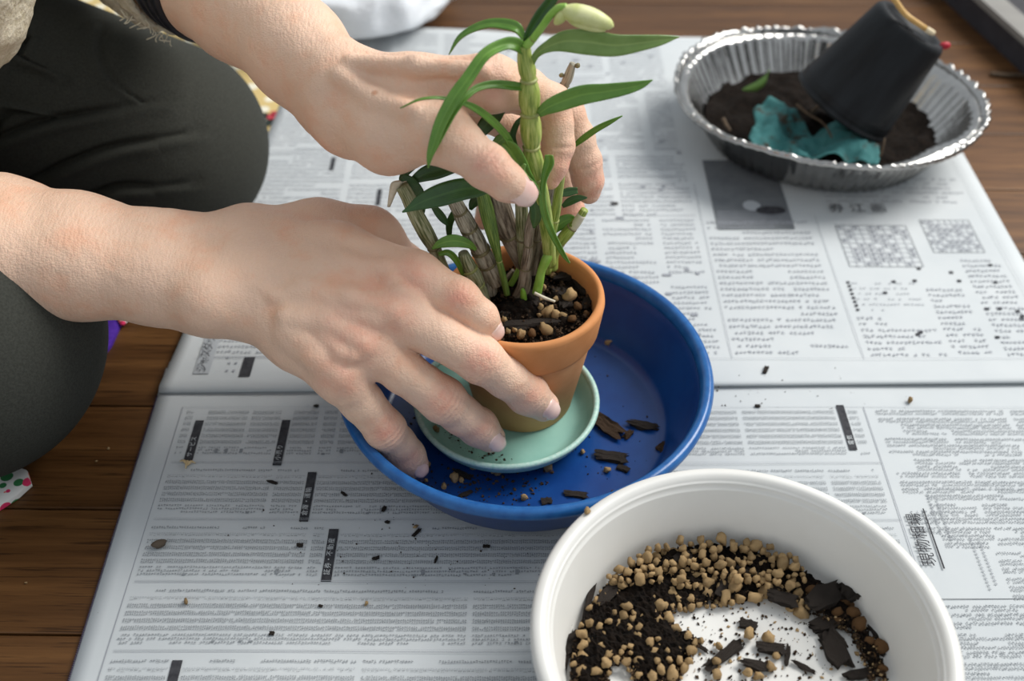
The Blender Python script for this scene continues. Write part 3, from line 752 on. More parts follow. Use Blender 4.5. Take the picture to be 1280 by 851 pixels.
# soil in the tray
def mound(name, poly_fn, nr, na, mat, parent, label=None, cat=None):
    V = []
    for i in range(nr+1):
        for k in range(na): V.append(poly_fn(i/nr, 2*pi*k/na))
    Fc = []
    for i in range(nr):
        for k in range(na):
            a, b = i*na+k, i*na+(k+1) % na; Fc.append((a, b, b+na, a+na))
    return np.array(V), Fc
V, Fc = mound('', lambda s, t: np.array(tray_pt(0.76*s, t, 0.0145))+TC, 26, 80, None, None)
q = V-TC; nz = vnoise(V, 60)*0.010+vnoise(V, 210)*0.007+vnoise(V, 600)*0.003
V[:, 2] += nz+0.006*np.exp(-((q[:, 0]+0.03)/0.05)**2)-0.004*np.hypot(q[:, 0], q[:, 1])/0.08
tag(meshobj('soil_heap', V, Fc, M['soil'], None), 'dark brown used soil heaped inside the foil tray', 'soil', kind='stuff')

# black plastic pot lying tipped up in the tray
b_rim = Pz(1052, 133, 0.050); b_base = Pz(1141, 30, 0.112)
ax = Vector(b_base-b_rim); L = ax.length
bp = thing('plastic_pot', b_rim, 'black plastic nursery pot lying tipped upside down in the foil tray', 'pot')
bp.rotation_euler = ax.to_track_quat('Z', 'Y').to_euler()
rr = 66*mpp(b_rim); rb = 51*mpp(b_base)
def rr_at(t): return rr+(rb-rr)*t
V, Fc = lathe_data([(rr-0.0016, 0.002), (rr-0.001, 0.0), (rr+0.0008, 0.0), (rr+0.0010, 0.0022), (rr_at(.04)-0.0003, 0.0032), (rr_at(.05), 0.0045), (rr_at(.065)+0.0006, 0.006), (rr_at(.08), 0.0075), (rr_at(.095)+0.0005, 0.009), (rr_at(.11), 0.0105),
                    (rr_at(.5), L*.5), (rr_at(.94), L*.94), (rr_at(.97)-0.0005, L*.97), (rr_at(1)-0.0022, L), (rr_at(1)-0.006, L-0.0005), (rr_at(1)-0.0075, L-0.0035), (0.0045, L-0.0035), (0.0042, L-0.006), (rr_at(1)-0.009, L-0.006), (rr_at(.5)-0.0016, L*.5), (rr-0.0016, 0.002)], 72)
meshobj('pot_body', V, Fc, M['black_plastic'], bp, local=True)
# straw + red tag resting on the pot base
s0 = Pz(1116, -4, 0.137); s1 = Pz(1131, 17, 0.127); s2 = Pz(1150, 31, 0.1225); s3 = Pz(1167, 42, 0.1165)
P = cr([s0, s1, s2, s3], 5); n = len(P)
st = thing('straw', s3, 'ochre dry stalk bent over the end of the black pot', 'stalk')
tube('stalk', P[:-3], np.full(n-3, 0.0019), M['straw'], st, 8)
tag(tube('cut_end', P[-4:], np.array([.0019, .0021, .0021, .0018]), M['straw_tip'], st, 8), 'pale cut end')
rp = Pz(1181, 57, 0.100)
V, Fc = ico(2); V = V*np.array([0.0042, 0.002, 0.0028])+0.0006*vnoise(V, 3)[:, None]
tag(meshobj('plastic_tag', V+rp, Fc, M['red']), 'small red tag poking out beside the black pot end', 'tag')

# teal mesh cloth crumpled over the soil
c0, cx, cy = Pz(940, 166, 0.036), Pz(1096, 178, 0.036)-Pz(940, 166, 0.036), Pz(960, 128, 0.042)-Pz(950, 196, 0.036)
V, UV = [], []; NX, NY = 60, 34
for j in range(NY+1):
    for i in range(NX+1):
        u, v = i/NX, j/NY
        ed = 0.10*sin(7*u+1)+0.06*sin(17*u)
        top = 0.93+0.13*sin(9*u-0.5)-0.10*max(0, 1-abs(u-0.52)/0.10)
        vv = 0.02+(v*(top+ed*0.4-0.02))
        p = c0+cx*(u+0.02*sin(11*v))+cy*(vv-0.5)
        dx, dy = p[0]-TC[0], p[1]-TC[1]; ex, ey = dx*cos(TR)+dy*sin(TR), -dx*sin(TR)+dy*cos(TR)
        e = math.hypot(ex/TA, ey/TB)
        if e > .81: p[0] = TC[0]+dx*.81/e; p[1] = TC[1]+dy*.81/e; p[2] += .30*(e-.81)*TB
        V.append(p); UV.append((u*3.0, v*1.5))
V = np.array(V); q = V.copy(); q[:, 2] = 0
V[:, 2] += 0.020*vnoise(q, 38)+0.012*vnoise(q, 95)+0.004*vnoise(q, 260)
V[:, 2] = np.maximum(V[:, 2], 0.0255)
NN = NX+1; Fc = [(j*NN+i, j*NN+i+1, (j+1)*NN+i+1, (j+1)*NN+i) for j in range(NY) for i in range(NX)]
o = meshobj('mesh_cloth', V, Fc, M['teal'], None, uv=UV); md = o.modifiers.new('t', 'SOLIDIFY'); md.thickness = 0.0007
tag(o, 'crumpled teal mesh netting scrap with roots in the front of the foil tray', 'cloth')
# roots and stalks, leaf scrap in the tray
def rootlet(pts, r, mat, label, name='root'):
    P = cr([Pz(*p) for p in pts], 5); return tag(tube(name, P, np.linspace(r, r*.6, len(P)), mat, None, 7), label, 'root' if name == 'root' else name)
rootlet([(1014, 140, .047), (1024, 131, .055), (1038, 116, .062)], .0011, M['twig'], 'stiff brown root standing between the teal netting and the black pot')
rootlet([(1100, 196, .040), (1104, 183, .047), (1106, 172, .052)], .0010, M['twig'], 'short brown stalk upright at the right end of the teal netting')
rootlet([(904, 148, .036), (908, 156, .034), (913, 163, .033)], .0015, M['twig'], 'brown root curled at the left inside of the foil tray')
rootlet([(996, 130, .052), (1010, 142, .050), (1030, 155, .047), (1040, 172, .044)], .0011, M['twig'], 'long brown root trailing across the teal netting')
P = cr([Pz(928, 112, .033), Pz(944, 108, .037), Pz(957, 99, .045), Pz(961, 88, .053)], 5)
V = []
for i, p in enumerate(P):
    w = 0.0045*sin(pi*(i+0.6)/(len(P)+.6))
    V += [p+np.array([0, 0, w]), p+np.array([0, -w*.3, 0]), p-np.array([0, w*.2, w])]
Fc = [(3*i+k, 3*i+k+1, 3*i+k+4, 3*i+k+3) for i in range(len(P)-1) for k in (0, 1)]
o = meshobj('leaf_scrap', V, Fc, M['leaf_pale'], None, uv=[(k % 3/2, 0) for k in range(len(V))]); o.modifiers.new('t', 'SOLIDIFY').thickness = 0.0006
tag(o, 'green leaf scrap lying in soil at the back left of the foil tray', 'leaf')

# ================================================================== GRAVEL, BARK, CRUMBS
def pebble_mesh(name, mat, seed, lump=0.5):
    V, Fc = ico(2); off = np.array([seed*3.7, seed*1.9, seed*2.3])
    r = 1+lump*0.75*vnoise(V+off, 1.6)+lump*0.55*vnoise(V+off, 3.4)
    V = V*r[:, None]*np.array([1, 0.9, 0.85])
    me = bpy.data.meshes.new(name); me.from_pydata(V.tolist(), [], Fc); me.materials.append(mat)
    me.polygons.foreach_set('use_smooth', np.ones(len(me.polygons), bool)); return me
PEB = [pebble_mesh('gravel_grain', M['pumice'], s, 1.25) for s in range(12)]
DMP = [pebble_mesh('gravel_grain', M['pumice_damp'], s+20, 0.5) for s in range(4)]
STN = pebble_mesh('small_stone', M['stone'], 41, 0.4)
def bark_mesh(name, mat, seed):
    V, Fc = box_data((0, 0, 0), (2, 2, 2))
    bm = bmesh.new(); vs = [bm.verts.new(v) for v in V]; [bm.faces.new([vs[i] for i in f]) for f in Fc]
    bmesh.ops.subdivide_edges(bm, edges=bm.edges[:], cuts=5, use_grid_fill=True); bm.verts.index_update()
    V = np.array([v.co[:] for v in bm.verts]); Fc = [tuple(v.index for v in f.verts) for f in bm.faces]; bm.free()
    o = seed*5.3; taper = 1-0.35*np.abs(V[:, 0])*_lat[seed % 32, 3, 4]
    V[:, 1] *= taper
    sx = np.sign(V[:, 0])*np.abs(V[:, 0])**3; yz = V*np.array([0, 1, 1])
    V = V+np.stack([sx*(1.1*vnoise(yz+sx[:, None]*3+o, 2.6)), vnoise(V*np.array([1, .2, .2])+o+7, 2.2)*0.75, vnoise(V*np.array([.35, 1, 1])+o+3, 3.3)*0.75+vnoise(V*np.array([.5, 2, 1])+o, 4.1)*.35+vnoise(V*np.array([1, .2, .2])+o+5, 1.2)*.8], 1)
    me = bpy.data.meshes.new(name); me.from_pydata(V.tolist(), [], Fc); me.materials.append(mat); return me
BRK = [bark_mesh('bark_chip', M['bark'], s) for s in range(7)]
BRN = [bark_mesh('bark_chip', M['bark_brown'], s+11) for s in range(4)]
def lone(name, me, loc, rot, scl, label, cat, group=None):
    o = bpy.data.objects.new(name, me); COL.objects.link(o); o.location = tuple(loc); o.rotation_euler = rot; o.scale = scl
    return tag(o, label, cat, group)
def rrot(): return (random.uniform(0, 6.28), random.uniform(0, 6.28), random.uniform(0, 6.28))
def grain(px, py, z, rpx, label, group, damp=False):
    p = Pz(px, py, z); r = rpx*mpp(p); p[2] = z+r*0.7
    lone('gravel_grain', random.choice(DMP if damp else PEB), p, rrot(), (r*random.uniform(.9, 1.15), r*random.uniform(.9, 1.1), r*random.uniform(.8, 1)), label, 'gravel', group)
def chip(px, py, z, lpx, wpx, ang, label, group=None, mset=None, thick=0.35, tilt=0.0, name='bark_chip', cat='bark'):
    """ang: direction of the chip's length in the photo, degrees anticlockwise"""
    p = Pz(px, py, z); m = mpp(p); a = radians(ang)
    d = Pz(px+cos(a), py-sin(a), z)-p; rz = math.atan2(d[1], d[0]); ln = lpx*np.linalg.norm(d)/2
    w = wpx*m/2*0.98
    return lone(name, random.choice(mset or BRK), (p[0], p[1], z+w*thick), (random.uniform(-.2, .2), tilt, rz), (ln*.92, w, w*thick), label, cat, group)

# --- white bowl
FZ = 0.0213
G_TAN, G_DMP = 'tan gravel grains in the white bowl', 'damp brown gravel grains in the white bowl'
LT, LD = 'tan porous gravel grain in the white bowl\'s heap', 'damp brown gravel grain at the right of the white bowl'
def inpoly(x, y, P):
    c = False; j = len(P)-1
    for i in range(len(P)):
        if (P[i][1] > y) != (P[j][1] > y) and x < (P[j][0]-P[i][0])*(y-P[i][1])/(P[j][1]-P[i][1])+P[i][0]: c = not c
        j = i
    return c
def bowl_in(p, m=0.0): return math.hypot(p[0]-BC[0], p[1]-BC[1]) < 0.0712-m+max(0, p[2]-FZ)*0.13
BAND = [(700, 851), (705, 760), (725, 715), (765, 680), (820, 668), (880, 672), (905, 655), (935, 668), (995, 675), (1010, 700), (1040, 730), (1075, 770), (1095, 800), (1110, 851),
        (1085, 851), (1070, 800), (1040, 780), (1005, 765), (985, 745), (930, 748), (890, 755), (845, 765), (835, 775), (850, 790), (880, 800), (870, 815), (850, 851), (800, 870), (780, 825), (765, 835), (760, 860), (730, 880)]
DENSE = [(770, 680), (880, 672), (905, 656), (935, 668), (995, 675), (1008, 725), (990, 748), (905, 758), (845, 765), (765, 745), (748, 700)]
placed = []
def try_grain(x, y, r, z, lab, grp, damp=False, sep=0.80):
    for (a, b, c2) in placed:
        if (a-x)**2+((b-y)*1.25)**2 < (sep*(r+c2))**2: return False
    p = Pz(x, y, z)
    if not bowl_in(p, -0.0015 if damp else 0.003): return False
    if not damp:
        if inpoly(x, y, DENSE): lab, grp = 'tan gravel grain in the dense heap along the back of the white bowl', 'tan gravel at the back of the white bowl'
        elif inpoly(x, y, BAND): lab, grp = 'tan gravel grain lying in dark soil at the left of the white bowl', 'tan gravel in the left soil of the white bowl'
        else: lab, grp = 'tan gravel grain lying among chips on the clear floor of the white bowl', 'tan gravel on the clear bowl floor'
    placed.append((x, y, r)); grain(x, y, z, r, lab, grp, damp); return True
for x, y, r in ((905, 664, 9), (895, 667, 7), (925, 690, 10), (915, 697, 8), (868, 722, 9), (843, 697, 9), (829, 682, 8), (857, 692, 9), (886, 682, 8), (836, 722, 8), (851, 741, 7), (885, 745, 10), (915, 738, 11), (958, 742, 10),
                (998, 745, 8), (1000, 769, 9), (987, 762, 5), (988, 680, 10), (950, 711, 8), (965, 700, 7), (983, 707, 8), (998, 704, 9), (755, 795, 8), (752, 811, 8), (775, 789, 9), (765, 806, 8), (795, 800, 9), (800, 820, 8), (817, 792, 8), (843, 789, 8), (822, 779, 7),
                (708, 833, 8), (730, 826, 9), (742, 828, 6), (725, 846, 12), (800, 831, 8), (812, 834, 7), (847, 815, 7), (840, 845, 10), (935, 795, 9), (959, 799, 8), (898, 810, 6), (895, 829, 6), (963, 837, 8), (935, 843, 7), (948, 846, 6), (895, 845, 6), (970, 821, 5), (758, 762, 7), (768, 753, 6), (787, 705, 8), (770, 682, 7), (765, 707, 8), (793, 690, 7)):
    try_grain(x, y, r, FZ+random.uniform(0.0, .002), LT, G_TAN, sep=0.55)
k = 0
for _ in range(9000):
    if k > 165: break
    x, y = random.uniform(740, 1015), random.uniform(656, 770)
    if inpoly(x, y, DENSE):
        low_edge = y > 735
        k += try_grain(x, y, random.choice((4, 5, 5.5, 6, 7, 7.5, 8, 8.5)), FZ+(random.uniform(0, .003) if low_edge else random.uniform(.004, .010)), LT, G_TAN, sep=0.78)
k = 0
for _ in range(6000):
    if k > 95: break
    x, y = random.uniform(700, 1010), random.uniform(690, 850)
    if inpoly(x, y, BAND) and not inpoly(x, y, DENSE): k += try_grain(x, y, random.choice((4, 5, 6, 7, 7.5)), FZ+random.uniform(.002, .006), LT, G_TAN, sep=0.95)
for x, y, r in ((1054, 753, 10), (1065, 770, 10), (1063, 763, 8), (1082, 771, 7), (1072, 785, 11), (1045, 769, 9), (1062, 757, 6), (1085, 805, 8), (1099, 812, 10), (1035, 745, 9), (1018, 735, 8), (1012, 742, 10), (1030, 760, 7), (1073, 759, 7), (1047, 778, 6), (1005, 724, 7), (1020, 715, 8), (1102, 838, 7), (1090, 822, 6)):
    try_grain(x, y, r, FZ+.001, LD, G_DMP, True, 0.5)
# dark chips; (px, py, length, width, angle, label)
for px, py, l, w, a, t in ((870, 658, 34, 13, 8, 'thick black bark piece against the back wall of the white bowl'), (790, 671, 60, 15, 6, 'ragged dark bark strip along the back left of the white bowl'), (727, 715, 62, 18, 68, 'upright dark bark slab against the left wall of the white bowl'),
                           (740, 735, 72, 9, 76, 'thin brown bark stick leaning at the left of the white bowl'), (768, 778, 74, 13, 33, 'long black bark stick across the left of the white bowl'), (712, 770, 50, 20, 70, 'black bark slab at the lower left wall of the white bowl'),
                           (720, 805, 34, 26, 20, 'grey black bark lump at the lower left of the white bowl'), (708, 812, 60, 14, 84, 'dark bark sliver along the left wall of the white bowl'), (930, 672, 55, 12, -4, 'dark bark strip buried in tan gravel at the back of the white bowl'), (853, 700, 22, 18, 20, 'black bark chip among tan gravel, centre back of the white bowl'),
                           (945, 722, 60, 12, -28, 'slanted dark bark strip in the middle of the tan gravel'), (978, 750, 34, 17, -15, 'fibrous dark bark chip right of the tan gravel in the white bowl'), (1028, 750, 40, 30, 30, 'broad black bark flake right of the white bowl\'s clear floor'), (1031, 783, 30, 22, 20, 'grey bark flake above the kite shaped one in the white bowl'),
                           (1065, 740, 28, 34, 60, 'crumbly black bark lump against the right wall of the white bowl'), (1042, 815, 46, 32, -55, 'kite shaped dark bark flake on the clear floor of the white bowl'), (935, 781, 20, 12, -10, 'small dark bark chip behind a tan grain in the white bowl'), (964, 812, 32, 15, -6, 'black bark block on the clear floor of the white bowl'),
                           (984, 820, 24, 7, 84, 'small upright bark splinter beside the black bark block'), (1004, 834, 28, 8, -28, 'dark bark splinter lying right of centre on the bowl floor'), (1098, 795, 30, 14, -50, 'dark bark sliver at the far right wall of the white bowl'), (1090, 812, 36, 10, -20, 'thin bark strip under damp grains at the right of the white bowl'),
                           (1075, 843, 34, 16, 15, 'dark bark piece at the lower right of the white bowl'), (760, 745, 28, 18, 60, 'black bark chip among gravel in the left of the white bowl'), (905, 732, 26, 12, 65, 'dark bark chip standing in the front edge of the tan gravel'), (905, 820, 50, 14, 40, 'crumbling dark bark strip on the front floor of the white bowl'),
                           (945, 833, 36, 16, -12, 'dark bark chip at the bottom centre of the white bowl'), (865, 802, 40, 8, -35, 'thin dark bark strip left of the bowl\'s clear floor'), (1055, 728, 40, 12, -38, 'dark bark strip along the upper right wall of the white bowl'), (828, 848, 40, 14, 12, 'dark bark piece cut by the lower frame edge')):
    chip(px, py, FZ+0.001+(0.004 if py < 760 else 0), l, w, a, t)
# loose soil crumbs, one heap
def crumbs(name, n, sampler, rlo, rhi, mat, label, cat):
    oc = [(0, 0, 1), (1, 0, 0), (0, 1, 0), (-1, 0, 0), (0, -1, 0), (0, 0, -1)]
    of = [(0, 1, 2), (0, 2, 3), (0, 3, 4), (0, 4, 1), (5, 2, 1), (5, 3, 2), (5, 4, 3), (5, 1, 4)]
    V, Fc = [], []
    for _ in range(n):
        p = sampler()
        if p is None: continue
        r = rlo+(rhi-rlo)*random.random()**2.2; b = len(V)
        s = [random.uniform(.5, 1.3)*r for _ in range(3)]; E = Euler(rrot()).to_matrix()
        for v in oc: V.append(tuple(np.array(p)+np.array(E @ Vector((v[0]*s[0], v[1]*s[1], v[2]*s[2])))))
        Fc += [tuple(i+b for i in f) for f in of]
    return tag(meshobj(name, V, Fc, mat, None, False), label, cat, kind='stuff')
def s_bowl():
    for _ in range(40):
        if random.random() < 0.975:
            x, y = random.uniform(698, 1115), random.uniform(655, 860)
            if not inpoly(x, y, BAND): continue
            if inpoly(x, y, DENSE) and random.random() < 0.55: continue
            z = FZ+random.uniform(0, .0045)
        else:
            x, y, z = random.uniform(830, 1110), random.uniform(750, 870), FZ+0.0004
        p = Pz(x, y, z)
        if bowl_in(p, 0.002): return p
crumbs('gravel_dust', 1500, s_bowl, 0.0003, 0.0013, M['pumice'], 'small tan gravel fragments mixed into the soil of the white bowl', 'gravel')
crumbs('soil_crumbs', 6000, s_bowl, 0.00025, 0.0013, M['crumb'], 'loose black soil crumbs between the gravel in the white bowl', 'soil')
# dark heap the gravel rests on: low mound following the band
NXG, NYG = 120, 70; V = []; keepv = {}
Fc = []
for j in range(NYG):
    for i in range(NXG):
        x, y = 695+i*(1120-695)/(NXG-1), 650+j*(880-650)/(NYG-1)
        p = Pz(x, y, FZ)
        if (inpoly(x, y, BAND) or inpoly(x, y, DENSE)) and bowl_in(p, 0.0015):
            e = 1.0
            for dx, dy in ((14, 0), (-14, 0), (0, 12), (0, -12), (24, 0), (-24, 0), (0, 20), (0, -20)):
                if not inpoly(x+dx, y+dy, BAND): e -= 0.13
            rnd = (_lat[i % 32, j % 32, 5])
            p[2] = FZ-0.0006+0.0056*max(0, e)+0.0022*rnd; keepv[(i, j)] = len(V); V.append(p)
for j in range(NYG-1):
    for i in range(NXG-1):
        q = [(i, j), (i, j+1), (i+1, j+1), (i+1, j)]
        if all(k in keepv for k in q): Fc.append(tuple(keepv[k] for k in q))
tag(meshobj('soil_layer', V, Fc, M['soil'], None, False), 'dark potting soil layer under the gravel in the white bowl', 'soil', kind='stuff')

# --- terracotta pot soil
SZ = 0.0770
V, Fc = mound('', lambda s, t: np.array((PC[0]+0.0362*s*cos(t), PC[1]+0.0362*s*sin(t), SZ)), 34, 96, None, None)
V[:, 2] += vnoise(V, 120)*0.008+vnoise(V, 380)*0.004+0.003*np.exp(-(((V[:, 0]-PC[0])/.02)**2+((V[:, 1]-PC[1]-.005)/.02)**2))
tag(meshobj('potting_soil', V, Fc, M['soil'], None), 'dark bark and soil mix filling the terracotta pot', 'soil', kind='stuff')
LG = 'small tan gravel grain among others on the soil in the terracotta pot'
POT_L = {(686, 393): 'largest pale tan grain in the middle of the pot soil', (712, 374): 'tan grain right of centre on the pot soil, near the fresh shoot', (681, 415): 'brown tan grain against the front rim inside the pot', (651, 421): 'pale tan grain touching the front pot rim', (665, 420): 'damp brown grain at the front rim between two tan grains', (630, 402): 'tan grain right beside the index fingertip in the pot', (691, 346): 'tan grain at the foot of the right green cane', (606, 383): 'tan grain under the index finger by the stubby cane', (715, 402): 'damp grain at the right front inside the pot', (733, 395): 'damp grain nearest the right inner wall of the pot'}
for x, y, r in ((686, 393, 8.5), (694, 397, 7), (676, 386, 4.5), (674, 396, 4), (712, 374, 9), (695, 377, 4.5), (681, 415, 9), (665, 420, 7), (651, 421, 6), (643, 415, 4.5), (635, 416, 4), (630, 402, 5), (704, 398, 6), (715, 402, 7), (691, 346, 4.5), (679, 362, 5), (676, 375, 4), (610, 378, 4), (606, 383, 5), (733, 395, 5), (722, 386, 6)):
    grain(x, y, SZ+0.002, r, POT_L.get((x, y), LG), 'gravel grains on the pot soil', damp=(x in (715, 733, 722, 665)))
for px, py, l, w, a, t in ((664, 405, 66, 13, 4, 'long dark bark piece at the front of the terracotta pot'), (664, 376, 18, 22, 60, 'angular black bark chip in the middle of the pot soil'), (702, 368, 22, 14, -20, 'brown bark chip right of the green shoot in the pot'), (715, 345, 40, 20, 20, 'broad dark bark piece at the back right of the pot'),
                           (707, 380, 16, 18, 70, 'small black bark chip beside the tan grains in the pot'), (640, 388, 26, 12, 35, 'dark bark root piece below the old canes in the pot'), (725, 358, 26, 14, -50, 'dark bark chip against the right inner wall of the pot'), (648, 414, 24, 8, 25, 'small dark bark chip beside the index finger in the pot'), (735, 378, 20, 12, 60, 'dark bark chip low at the right side of the pot')):
    chip(px, py, SZ+0.0015, l, w, a, t)
def s_pot():
    a, r = random.uniform(0, 6.283), 0.0355*random.random()**.5; return (PC[0]+r*cos(a), PC[1]+r*sin(a), SZ+random.uniform(0.001, .0038))
crumbs('soil_crumbs', 1300, s_pot, 0.0003, 0.0015, M['crumb'], 'fine dark crumbs on the soil of the terracotta pot', 'soil')

# --- blue dish
DZ = 0.0108
LB = 'small tan gravel grain among those spilled on the blue dish floor'
DISH_L = {(568, 599): 'large rough tan grain in front of the saucer, amid dark crumbs in the blue dish', (685, 587): 'smooth tan grain alone on the blue floor below the saucer, right', (622, 593): 'tan grain just under the front edge of the green saucer', (655, 624): 'tan grain closest to the front rim of the blue dish',
          (497, 592): 'large tan grain left of the little fingertip in the blue dish', (489, 574): 'tan grain tucked above the little fingertip by the left dish wall', (516, 602): 'tan grain just below the little fingertip', (761, 432): 'tan grain behind the pot at the right of the blue dish', (759, 589): 'tan grain under the front right bark chip in the blue dish', (723, 547): 'tan grain between saucer edge and the large brown bark piece', (728, 566): 'small tan grain right of the saucer, below the brown bark piece'}
for x, y, r in ((568, 599, 7), (577, 602, 4), (685, 587, 7), (622, 593, 6), (617, 592, 4), (655, 624, 5), (516, 602, 5), (497, 592, 7), (489, 574, 6), (478, 567, 4), (524, 610, 4), (536, 582, 4), (533, 602, 3.5), (555, 609, 3.5), (593, 586, 4), (598, 584, 3.5), (723, 547, 4), (728, 566, 3.5), (761, 432, 6), (770, 431, 3.5), (759, 589, 5), (500, 600, 5), (590, 585, 3)):
    grain(x, y, DZ-.0002, r, DISH_L.get((x, y), LB), 'gravel grains spilled in the blue dish')
for px, py, l, w, a, t, ms in ((755, 532, 46, 20, -32, 'large brown bark piece right of the green saucer', BRN), (764, 573, 36, 15, -8, 'dark bark chip in the front right of the blue dish', BRK), (803, 533, 34, 14, -10, 'dark bark flake at the right of the blue dish floor', BRK), (840, 529, 14, 12, -60, 'reddish bark curl near the right wall of the blue dish', BRN),
                                (829, 561, 14, 14, 40, 'reddish brown bark bit at the front right wall of the blue dish', BRN), (720, 619, 26, 9, -6, 'thin dark bark chip near the front wall of the blue dish', BRK), (779, 586, 14, 9, -20, 'small dark bark bit below the front right chip in the blue dish', BRK), (683, 627, 12, 9, 10, 'little dark bark crumb near the front wall of the blue dish', BRK), (578, 594, 20, 10, -25, 'dark bark crumb beside the spilled grains in the blue dish', BRK), (582, 618, 16, 7, 20, 'dark bark bit nearest the front left wall of the blue dish', BRK), (785, 544, 12, 9, 50, 'small dark bark crumb between the bark pieces in the blue dish', BRN)):
    chip(px, py, DZ, l, w, a, t, mset=ms)
def s_dish():
    for _ in range(30):
        if random.random() < 0.6: x, y = random.gauss(580, 65), random.gauss(603, 16)
        else: x, y = random.uniform(470, 860), random.uniform(410, 640)
        p = Pz(x, y, DZ+.0001)
        if math.hypot(p[0]-DC[0], p[1]-DC[1]) < 0.073 and math.hypot(p[0]-SCC[0], p[1]-SCC[1]) > 0.040: return p
crumbs('soil_crumbs', 330, s_dish, 0.0002, 0.0013, M['crumb'], 'fine soil crumbs scattered over the blue dish floor', 'soil')
def s_sauc():
    t = random.uniform(radians(190), radians(275)); r = random.uniform(.031, .039); return (SCC[0]+r*cos(t), SCC[1]+r*sin(t), 0.0150+max(0, r-.034)*.6)
crumbs('soil_crumbs', 60, s_sauc, 0.0002, 0.0010, M['crumb'], 'fine soil crumbs inside the green saucer', 'soil')
for x, y, r in ((545, 538, 5), (546, 529, 3.5)):
    grain(x, y, 0.0150, r, 'larger tan grain in the left of the green saucer' if r > 4 else 'smaller tan grain in the left of the green saucer', 'gravel grains in the green saucer')
# --- on the newspaper and floor
def onpaper(px, py):
    p = Pz(px, py, 0.003); z = float(zup(p[0], p[1])) if p[1] > 0.449+fold_shift(p[0]) else float(zlow(p[0], p[1])); return z+0.0004
p = Pz(200, 683, onpaper(200, 683)); lone('small_stone', STN, p+np.array([0, 0, .0022]), (0.2, 0.1, 0.4), (.0038, .0026, .0024), 'brown oval stone on the lower newspaper, left', 'stone')
for x, y, r, t in ((233, 753, 4, 'small tan crumb on the lower newspaper, near the left frame line'), (458, 755, 3.5, 'tan brown crumb on the lower newspaper, left of the white bowl'), (520, 659, 3.5, 'tan crumb on the newspaper in front of the blue dish'), (734, 640, 5, 'tan gravel grain resting where blue dish and white bowl meet'), (1137, 502, 4.5, 'tan crumb on the newspaper fold, right side')):
    z = onpaper(x, y)
    if x == 734: z = 0.0630
    p = Pz(x, y, z); r *= mpp(p); lone('gravel_grain', random.choice(PEB), p+np.array([0, 0, r*.6]), rrot(), (r, r*.9, r*.7), t, 'gravel')
for px, py, l, w, a, t in ((375, 682, 7, 6, 0, 'tiny dark crumb left of the black heading bar'), (340, 792, 6, 5, 0, 'tiny black crumb low on the lower newspaper'), (430, 618, 8, 4, -30, 'dark crumb left of the blue dish on newsprint'), (340, 603, 12, 4, -15, 'thin dark bark sliver below the two upper bars'), (401, 758, 5, 4, 0, 'tiny dark crumb in the middle of the lower newspaper'), (470, 698, 8, 5, 20, 'dark crumb on newsprint below the blue dish, left'),
                           (521, 666, 12, 4, 45, 'thin dark sliver below the blue dish'), (484, 653, 6, 4, 0, 'small dark crumb close under the blue dish'), (480, 637, 7, 5, 60, 'small dark crumb touching the shade of the blue dish'), (395, 508, 6, 4, 0, 'dark crumb on the fold under the right hand'), (957, 463, 8, 5, 70, 'rust brown bark curl on the fold right of the blue dish'), (947, 508, 6, 4, 0, 'small dark crumb on the fold shadow right of the dish'),
                           (768, 255, 8, 4, 0, 'dark crumb on the upper newspaper right of the hand'), (608, 683, 8, 4, 0, 'dark crumb in the shade between dish and bowl'), (545, 700, 9, 3, 70, 'thin dark sliver in the shade of the white bowl')):
    chip(px, py, onpaper(px, py), l, w, a, t, thick=0.5, name='bark_crumb', cat='crumb')
p0 = Pz(235, 581, onpaper(235, 581))
hk = thing('seed_husk', p0, 'pale dry papery husk on the lower newspaper beside the first black bar', 'husk')
for a, l in ((150, .0055), (20, .0042), (260, .0025), (95, .002)):
    q = np.array([(0, 0, .0008), (.5*l*cos(radians(a)), .5*l*sin(radians(a)), .0020), (l*cos(radians(a)), l*sin(radians(a))-.0006, .0005)])+p0
    tube('husk_flake', cr(q, 3), np.linspace(.0011, .0003, 7), M['husk'], hk, 6)
for x, y in ((136, 561), (121, 577), (33, 729)):
    p = Pz(x, y, 0.0); lone('white_crumb', random.choice(PEB), p+np.array([0, 0, .0006]), rrot(), (.0008, .0007, .0006), {136: 'white crumb on the wooden floor, nearer the newspaper', 121: 'white crumb on the wooden floor, nearer the knee', 33: 'white crumb on the floor planks at the far left'}[x], 'crumb')
def s_paper():
    x, y = (random.gauss(520, 110), random.gauss(680, 35)) if random.random() < .6 else (random.gauss(960, 90), random.gauss(485, 16))
    p = Pz(x, y, 0.003)
    if math.hypot(p[0]-DC[0], p[1]-DC[1]) < 0.085 or math.hypot(p[0]-BC[0], p[1]-BC[1]) < .078: return None
    return Pz(x, y, onpaper(x, y))
crumbs('soil_crumbs', 150, s_paper, 0.0002, 0.0007, M['crumb'], 'tiny soil specks scattered on the newspapers', 'soil')

